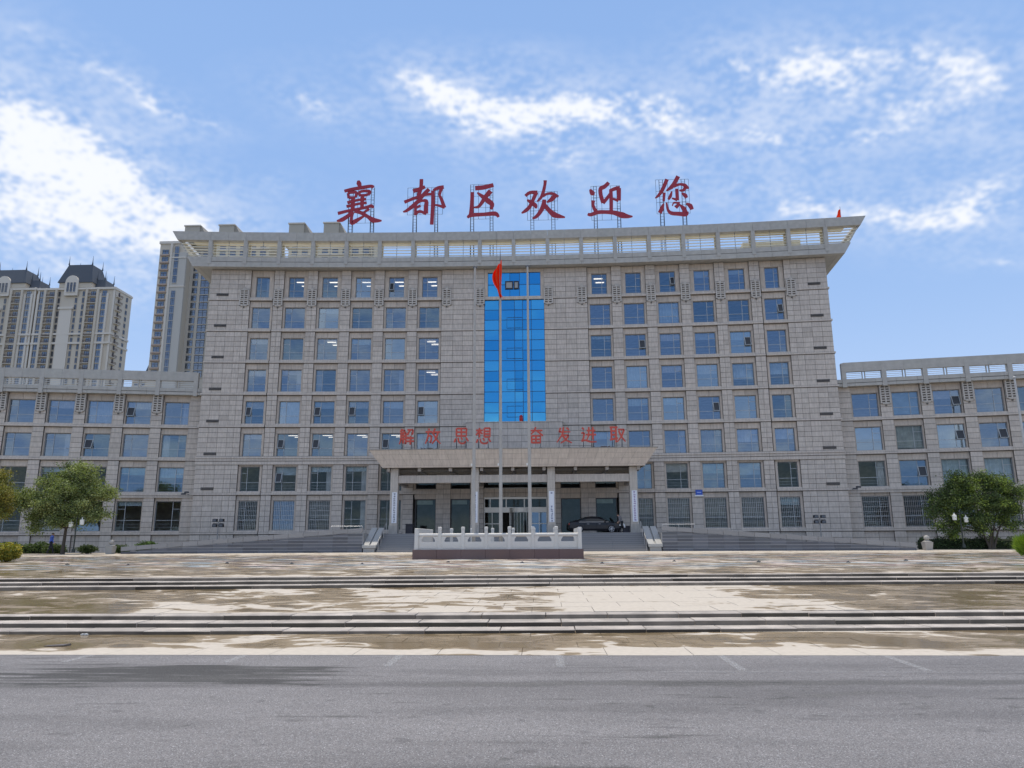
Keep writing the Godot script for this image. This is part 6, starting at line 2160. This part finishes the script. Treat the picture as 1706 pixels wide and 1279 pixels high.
# ---------------------------------------------------------------- people
# one skin over a skeleton: tapered capsules joined by a smooth minimum, meshed as surface nets
func figure(bones: Array, cell: float) -> Builder:
	var lo := Vector3.INF
	var hi := -Vector3.INF
	for q in bones:
		for e in [[q[0], q[2]], [q[1], q[3]]]:
			lo = lo.min(e[0] - Vector3.ONE * (e[1] + 0.08)); hi = hi.max(e[0] + Vector3.ONE * (e[1] + 0.08))
	var n := Vector3i(((hi - lo) / cell).ceil()) + Vector3i.ONE
	var field := PackedFloat32Array()
	field.resize(n.x * n.y * n.z)
	field.fill(1.0)
	var tint := PackedInt32Array()
	tint.resize(field.size())
	var best := PackedFloat32Array()
	best.resize(field.size())
	best.fill(1.0)
	var kk := 0.035
	for bi in bones.size():
		var q: Array = bones[bi]
		var a: Vector3 = q[0]
		var d: Vector3 = q[1] - a
		var dd := maxf(d.length_squared(), 1e-9)
		var reach: float = maxf(q[2], q[3]) + 0.09
		var bl := ((a.min(q[1]) - Vector3.ONE * reach - lo) / cell).floor()
		var bh := ((a.max(q[1]) + Vector3.ONE * reach - lo) / cell).ceil()
		for z in range(maxi(0, int(bl.z)), mini(n.z, int(bh.z) + 1)):
			for y in range(maxi(0, int(bl.y)), mini(n.y, int(bh.y) + 1)):
				for x in range(maxi(0, int(bl.x)), mini(n.x, int(bh.x) + 1)):
					var p := lo + Vector3(x, y, z) * cell - a
					var t := clampf(p.dot(d) / dd, 0.0, 1.0)
					var v := (p - d * t).length() - lerpf(q[2], q[3], t)
					var k := x + n.x * (y + n.y * z)
					if v < best[k]:
						best[k] = v
						tint[k] = bi
					var h := maxf(kk - absf(v - field[k]), 0.0) / kk
					field[k] = minf(v, field[k]) - h * h * kk * 0.25
	var b := Builder.new()
	var at := {}
	var pos := []
	var cols := []
	var idx := func(x: int, y: int, z: int) -> int: return x + n.x * (y + n.y * z)
	for z in n.z - 1:
		for y in n.y - 1:
			for x in n.x - 1:
				var c0: int = x + n.x * (y + n.y * z)
				var sum := Vector3.ZERO
				var cnt := 0
				var val := []
				for o in 8:
					val.push_back(field[c0 + (o & 1) + n.x * (((o >> 1) & 1) + n.y * (o >> 2))])
				var inside := 0
				for o in 8:
					inside += 1 if val[o] < 0.0 else 0
				if inside == 0 or inside == 8:
					continue
				for o in 8:
					for ax in [1, 2, 4]:
						if o & ax:
							continue
						var va: float = val[o]
						var vb: float = val[o | ax]
						if (va < 0.0) != (vb < 0.0):
							var t := va / (va - vb)
							var pa := Vector3(o & 1, (o >> 1) & 1, o >> 2)
							var pb := Vector3((o | ax) & 1, ((o | ax) >> 1) & 1, (o | ax) >> 2)
							sum += pa.lerp(pb, t)
							cnt += 1
				at[c0] = pos.size()
				pos.push_back(lo + (Vector3(x, y, z) + sum / cnt) * cell)
				cols.push_back(bones[tint[c0]][4])
	var steps := [1, n.x, n.x * n.y]
	var nor := []
	nor.resize(pos.size())
	nor.fill(Vector3.ZERO)
	var faces := []
	for z in range(1, n.z - 1):
		for y in range(1, n.y - 1):
			for x in range(1, n.x - 1):
				var c: int = idx.call(x, y, z)
				for ax in 3:
					var v0 := field[c]
					var v1 := field[c + steps[ax]]
					if (v0 < 0.0) == (v1 < 0.0):
						continue
					var u: int = steps[(ax + 1) % 3]
					var w: int = steps[(ax + 2) % 3]
					var q := [c - u - w, c - w, c, c - u]
					if not (at.has(q[0]) and at.has(q[1]) and at.has(q[2]) and at.has(q[3])):
						continue
					if v0 > 0.0:
						q.reverse()
					var f := [at[q[0]], at[q[1]], at[q[2]], at[q[3]]]
					var nn: Vector3 = (pos[f[2]] - pos[f[0]]).cross(pos[f[3]] - pos[f[1]])
					for e in f:
						nor[e] += nn
					faces.push_back(f)
	for k in pos.size():
		b._p(pos[k], nor[k].normalized(), cols[k])
	for f in faces:
		b.i.append_array(PackedInt32Array([f[0], f[2], f[1], f[0], f[3], f[2]]))
	return b

func person(label: String, at: Vector3, facing: float, shirt: Color, trousers: Color, hair: Color, stride: float, lean: float, held := false) -> void:
	var t := thing("person", label, "person", at)
	t.rotation.y = facing
	var skin := Color(0.46, 0.29, 0.21)
	var shoe := Color(0.03, 0.03, 0.035)
	var up := func(y: float, z: float, x: float) -> Vector3:
		# lean the trunk forward about the hips
		var d := y - 0.92
		return Vector3(x, 0.92 + d * cos(lean) - z * sin(lean), d * sin(lean) + z * cos(lean)) if d > 0.0 else Vector3(x, y, z)
	var bones := []
	bones.push_back([up.call(0.95, 0, 0), up.call(1.18, 0.0, 0), 0.145, 0.13, shirt])
	bones.push_back([up.call(1.18, 0, 0), up.call(1.38, 0.0, 0), 0.135, 0.145, shirt])
	for q in [-1, 1]:
		bones.push_back([up.call(1.30, 0, q * 0.07), up.call(1.40, 0.0, q * 0.16), 0.11, 0.065, shirt])
		var sw: float = -q * stride * 0.5
		var elbow: Vector3 = up.call(1.12, sw * 0.5 + (0.18 if held else 0.0), q * 0.235)
		var wrist: Vector3 = up.call(0.90 + (0.12 if held else 0.02), sw + (0.38 if held else 0.07), q * (0.16 if held else 0.25))
		bones.push_back([up.call(1.40, 0, q * 0.185), elbow, 0.058, 0.046, shirt])
		bones.push_back([elbow, wrist, 0.044, 0.03, shirt if not held else skin])
		var hand: Vector3 = wrist + (wrist - elbow).normalized() * 0.085
		bones.push_back([wrist, hand, 0.032, 0.034, skin])
		var fz: float = q * stride
		var hip := Vector3(q * 0.085, 0.92, 0)
		var knee := Vector3(q * 0.10, 0.49, fz * 0.42 + 0.04)
		var ankle := Vector3(q * 0.10, 0.09 + (0.05 if fz < 0 else 0.0), fz * 0.9)
		bones.push_back([hip, knee, 0.095, 0.065, trousers])
		bones.push_back([knee, ankle, 0.06, 0.045, trousers])
		bones.push_back([ankle + Vector3(0, -0.045, -0.04), ankle + Vector3(0, -0.055, 0.15), 0.042, 0.034, shoe])
	bones.push_back([Vector3(-0.06, 0.93, 0), Vector3(0.06, 0.93, 0), 0.12, 0.12, trousers])
	bones.push_back([up.call(1.42, 0, 0), up.call(1.53, 0.02, 0), 0.055, 0.052, skin])
	var head: Vector3 = up.call(1.62, 0.04, 0)
	bones.push_back([head + Vector3(0, -0.05, 0.015), head + Vector3(0, 0.04, 0), 0.075, 0.088, skin])
	bones.push_back([head + Vector3(0, -0.01, 0.08), head + Vector3(0, -0.03, 0.095), 0.016, 0.019, skin])
	var b := figure(bones, 0.028)
	# fingers: five short chains from the palm
	for q in [-1, 1]:
		for bo in bones:
			if bo[4] == skin and bo[2] == 0.032 and signf(bo[0].x) == q:
				var dir: Vector3 = (bo[1] - bo[0]).normalized()
				for k in 4:
					var o := Vector3(0, 0, -0.027 + 0.018 * k)
					var l: float = [0.055, 0.075, 0.08, 0.07][k]
					var s: Vector3 = bo[1] + o + dir * 0.015
					b.tube([s, s + dir * l * 0.55 + Vector3(-q * 0.006, 0, 0), s + dir * l + Vector3(-q * 0.022, 0, 0.004)], [0.0095, 0.0085, 0.0065], skin, 6)
				var th: Vector3 = bo[0].lerp(bo[1], 0.3) + Vector3(0, 0, 0.028)
				b.tube([th, th + dir * 0.03 + Vector3(-q * 0.01, 0, 0.022), th + dir * 0.06 + Vector3(-q * 0.018, 0, 0.026)], [0.012, 0.0105, 0.008], skin, 6)
	part(t, "body", b, M.skin)
	# hair as a cap over the skull, eyes, mouth, ears
	var h := Builder.new()
	for i in 10:
		for j in 5:
			var f := func(a: int, c: int) -> Vector3:
				var th := TAU * a / 10.0
				var ph := (PI * 0.5) * (1.0 - c / 5.0 * 1.12)
				var rr := 0.101 + 0.004 * sin(a * 3.0)
				var low := 0.35 if cos(th) > 0.4 else 1.0
				return head + Vector3(0, 0.035, -0.008) + Vector3(sin(th) * cos(ph) * rr, maxf(sin(ph), -0.2 * low) * rr, cos(th) * cos(ph) * rr)
			h.quad(f.call(i, j), f.call(i + 1, j), f.call(i + 1, j + 1), f.call(i, j + 1), hair)
	part(t, "hair", h, M.skin)
	var face := Builder.new()
	for q in [-1, 1]:
		face.box(head + Vector3(q * 0.032 - 0.012, 0.004, 0.074), head + Vector3(q * 0.032 + 0.012, 0.014, 0.086), Color(0.02, 0.015, 0.01))
		face.box(head + Vector3(q * 0.09 - 0.01, -0.03, -0.015), head + Vector3(q * 0.09 + 0.01, 0.03, 0.015), skin)
	face.box(head + Vector3(-0.022, -0.065, 0.076), head + Vector3(0.022, -0.058, 0.088), Color(0.25, 0.09, 0.08))
	part(t, "face", face, M.skin)

func build_people() -> void:
	person("person in a blue shirt and dark trousers walking below the left tree", Vector3(-39.0, PLAZA, 10.6), deg_to_rad(125.0), Color(0.07, 0.15, 0.62), Color(0.02, 0.025, 0.05), Color(0.02, 0.02, 0.02), 0.24, 0.05)
	person("person in grey and dark clothes bending beside the front of the black car", Vector3(9.75, PLAT, 5.15), deg_to_rad(-95.0), Color(0.20, 0.20, 0.22), Color(0.018, 0.02, 0.03), Color(0.03, 0.025, 0.025), 0.14, 0.42, true)
	var b := Builder.new()
	b.cbox(Vector3(-0.06, 0, -0.1), Vector3(0.06, 0.36, 0.1), 0.03, Color(0.75, 0.77, 0.8))
	var o := whole("white_bag", "white bag hanging at the side of the person by the car", "bag", b, M.plastic)
	o.position = Vector3(9.98, PLAT + 0.45, 5.32)
	o.rotation.z = 0.3

# ---------------------------------------------------------------- small things
func build_small_things() -> void:
	# stone bollards with ball tops at the ramp ends
	for q in [-1, 1]:
		var t := thing("stone_bollard", "round headed stone bollard at the end of the %s ramp wall" % ["left", "right"][(q + 1) / 2], "bollard", Vector3(q * 32.72, PLAZA, 12.4), "ball topped bollards")
		var c := Color(0.47, 0.45, 0.41)
		var b := Builder.new()
		b.hexa([Vector3(-0.25, 0, -0.25), Vector3(0.25, 0, -0.25), Vector3(-0.32, 0.62, -0.32), Vector3(0.32, 0.62, -0.32), Vector3(-0.25, 0, 0.25), Vector3(0.25, 0, 0.25), Vector3(-0.32, 0.62, 0.32), Vector3(0.32, 0.62, 0.32)], c)
		b.lathe(Vector3(0, 0.62, 0), [Vector2(0.33, 0), Vector2(0.34, 0.05), Vector2(0.2, 0.10), Vector2(0.17, 0.13)], c, 20)
		part(t, "shaft", b, M.granite)
		var s := Builder.new()
		var prof := []
		for k in 9:
			var a := -PI / 2 + PI * k / 8.0
			prof.push_back(Vector2(maxf(0.21 * cos(a), 0.0), 0.94 + 0.21 * sin(a)))
		s.lathe(Vector3.ZERO, prof, c, 20)
		part(t, "ball", s, M.granite)
	# garden lamps with two white lanterns, half hidden by the trees
	for k in 2:
		var at: Vector3 = [Vector3(-35.2, PLAZA + 0.15, 13.4), Vector3(36.6, PLAZA + 0.15, 10.4)][k]
		var t := thing("garden_lamp", ["garden lamp with two white lanterns in front of the left tree", "garden lamp with two white lanterns in front of the right tree"][k], "street lamp", at, "two armed garden lamps")
		var b := Builder.new()
		b.tube([Vector3(0, 0, 0), Vector3(0, 2.9, 0)], [0.06, 0.045], Color(0.05, 0.055, 0.05), 10)
		b.bar(Vector3(-0.45, 2.72, 0), Vector3(0.45, 2.72, 0), 0.025, Color(0.05, 0.055, 0.05))
		b.lathe(Vector3.ZERO, [Vector2(0.14, 0), Vector2(0.12, 0.25), Vector2(0.06, 0.32)], Color(0.05, 0.055, 0.05), 12)
		part(t, "post", b, M.steel)
		for q in [-1, 1]:
			var l := Builder.new()
			var dy := -0.1 if (q < 0) == (k == 0) else 0.08
			l.lathe(Vector3(q * 0.45, 2.1 + dy, 0), [Vector2(0.0, 0.0), Vector2(0.15, 0.02), Vector2(0.17, 0.4), Vector2(0.05, 0.46), Vector2(0.03, 0.6)], Color(0.78, 0.78, 0.74), 14)
			part(t, "lantern", l, M.plastic)
	# floodlights on short posts beside the end panels
	for q in [-1, 1]:
		var t := thing("floodlight_post", "short post with dark twin floodlights in front of the %s end panel" % ["left", "right"][(q + 1) / 2], "floodlight", Vector3(q * 27.9, 0.95, 3.4), "floodlight posts")
		var b := Builder.new()
		b.bar(Vector3(0, -0.3, 0), Vector3(0, 2.35, 0), 0.045, Color(0.3, 0.3, 0.3), 8)
		b.bar(Vector3(-0.5, 2.2, 0), Vector3(0.5, 2.2, 0), 0.03, Color(0.1, 0.1, 0.1))
		part(t, "post", b, M.steel)
		for k in 4:
			var l := Builder.new()
			var x := -0.32 if k % 2 == 0 else 0.32
			var y := 2.5 if k < 2 else 2.02
			l.cbox(Vector3(x - 0.22, y - 0.14, -0.16), Vector3(x + 0.2, y + 0.14, 0.14), 0.03, Color(0.025, 0.025, 0.03))
			l.box(Vector3(x - 0.16, y - 0.10, 0.14), Vector3(x + 0.14, y + 0.10, 0.15), Color(0.12, 0.13, 0.15))
			part(t, "lamp_head", l, M.plastic)
	# watch cameras on the corners above the wings
	for q in [-1, 1]:
		var t := thing("security_camera", "small dark security camera at the corner of the %s wing" % ["left", "right"][(q + 1) / 2], "security camera", Vector3(q * 31.9, 6.0, 1.62), "corner security cameras")
		var b := Builder.new()
		b.bar(Vector3(0, 0, -0.2), Vector3(q * 0.1, 0.05, 0.5), 0.03, Color(0.1, 0.1, 0.11))
		part(t, "arm", b, M.steel)
		for k in 2:
			var c := Builder.new()
			c.cbox(Vector3(q * 0.1 - 0.32 + 0.3 * k, -0.06 + 0.16 * k, 0.42), Vector3(q * 0.1 + 0.1 + 0.3 * k, 0.1 + 0.16 * k, 0.62), 0.03, Color(0.06, 0.06, 0.07))
			part(t, "camera_body", c, M.plastic)
	# address plate on the pier right of the canopy
	var pl := thing("wall_plate", "small blue and white plate on the pier right of the canopy", "sign", Vector3(17.72, 5.5, 0.56))
	var pb := Builder.new()
	pb.box(Vector3(-0.33, 0.14, 0), Vector3(0.33, 0.62, 0.03), Color(0.03, 0.10, 0.50))
	pb.box(Vector3(-0.2, 0.34, 0.03), Vector3(0.2, 0.42, 0.034), Color(0.35, 0.45, 0.8))
	part(pl, "plate", pb, M.plastic)
	var pw := Builder.new()
	pw.box(Vector3(-0.42, 0.0, 0), Vector3(0.42, 0.135, 0.028), Color(0.75, 0.78, 0.8))
	part(pl, "lower_strip", pw, M.plastic)
	# litter bins by the columns
	for k in 2:
		var t := thing("litter_bin", ["black litter bin left of the doors under the canopy", "low black bin beside the rightmost entrance column"][k], "bin", [Vector3(-9.55, PLAT, 4.6), Vector3(10.15, PLAT, 5.0)][k])
		var b := Builder.new()
		var h: float = [0.80, 0.5][k]
		b.cbox(Vector3(-0.33, 0, -0.2), Vector3(0.33, h, 0.2), 0.03, Color(0.02, 0.02, 0.035))
		part(t, "body", b, M.plastic)
		var l := Builder.new()
		l.cbox(Vector3(-0.36, h, -0.23), Vector3(0.36, h + 0.1, 0.23), 0.03, Color(0.03, 0.03, 0.045))
		part(t, "lid", l, M.plastic)
	# red lantern against the foot of the glass
	var ln := thing("red_lantern", "small red lantern at the foot of the blue glass", "lantern", Vector3(0.63, 13.0, 0.35))
	var lb := Builder.new()
	lb.lathe(Vector3.ZERO, [Vector2(0.0, 0.0), Vector2(0.16, 0.0), Vector2(0.2, 0.25), Vector2(0.16, 0.5), Vector2(0.2, 0.52), Vector2(0.06, 0.68), Vector2(0.0, 0.7)], Color(0.45, 0.02, 0.02), 14)
	part(ln, "body", lb, M.plastic)
	# tall pole before the right wing
	var po := thing("flagpole", "tall bare white pole in front of the right wing, cut by the picture edge", "pole", Vector3(43.2, PLAZA, 9.4))
	var ob := Builder.new()
	ob.tube([Vector3(0, 0, 0), Vector3(0, 14.3, 0)], [0.13, 0.08], Color(0.58, 0.58, 0.57), 12)
	part(po, "pole", ob, M.paint)
	var oc := Builder.new()
	oc.lathe(Vector3(0, 14.3, 0), [Vector2(0.13, 0), Vector2(0.13, 0.06), Vector2(0.05, 0.16), Vector2(0, 0.18)], Color(0.5, 0.5, 0.5), 12)
	part(po, "cap", oc, M.paint)
	# nozzles of the dry fountain set in the plaza
	var words := ["by the left edge", "before the left ramp end", "left of the left stairs", "left of the balustrade", "just left of the balustrade", "before the balustrade, left", "before the balustrade, middle", "right of the balustrade", "before the right cheek wall", "before the right ramp", "before the right ramp end", "by the right edge"]
	for k in 12:
		var x := -19.0 + 3.45 * k
		var t := thing("fountain_nozzle", "small dark fountain nozzle in the wet plaza, " + words[k], "nozzle", Vector3(x, PLAZA, 39.0 + 1.3 * sin(k * 2.1)), "fountain nozzles in the plaza")
		var b := Builder.new()
		b.lathe(Vector3.ZERO, [Vector2(0.09, -0.02), Vector2(0.09, 0.02), Vector2(0.04, 0.03), Vector2(0.03, 0.06), Vector2(0.0, 0.06)], Color(0.10, 0.10, 0.10), 10)
		part(t, "head", b, M.steel)
	# litter on the pavement
	var bo := Builder.new()
	bo.hexa([Vector3(-0.28, 0.0, -0.05), Vector3(0.3, 0.0, -0.12), Vector3(-0.28, 0.014, -0.05), Vector3(0.3, 0.05, -0.12), Vector3(-0.3, 0.0, 0.08), Vector3(0.2, 0.0, 0.06), Vector3(-0.3, 0.014, 0.08), Vector3(0.2, 0.03, 0.06)], Color(0.13, 0.11, 0.10))
	for q in bo.v.size():
		bo.v[q] *= 0.6
	var lit := whole("wet_board", "thin dark board lying on the wet pavement at the left", "litter", bo, M.plastic)
	lit.position = Vector3(-4.95, 0.004, 60.75)
	var rg := Builder.new()
	for k in 5:
		rg.box(Vector3(-0.06 + 0.025 * k, 0.0, -0.02 + 0.015 * (k % 3)), Vector3(-0.025 + 0.025 * k, 0.018 + 0.01 * (k % 2), 0.015 + 0.015 * (k % 2)), Color(0.65, 0.65, 0.63))
	var rag := whole("crumpled_paper", "crumpled white paper below the lowest plaza step at the left", "litter", rg, M.cloth_plain)
	rag.position = Vector3(-5.35, 0.002, 59.42)
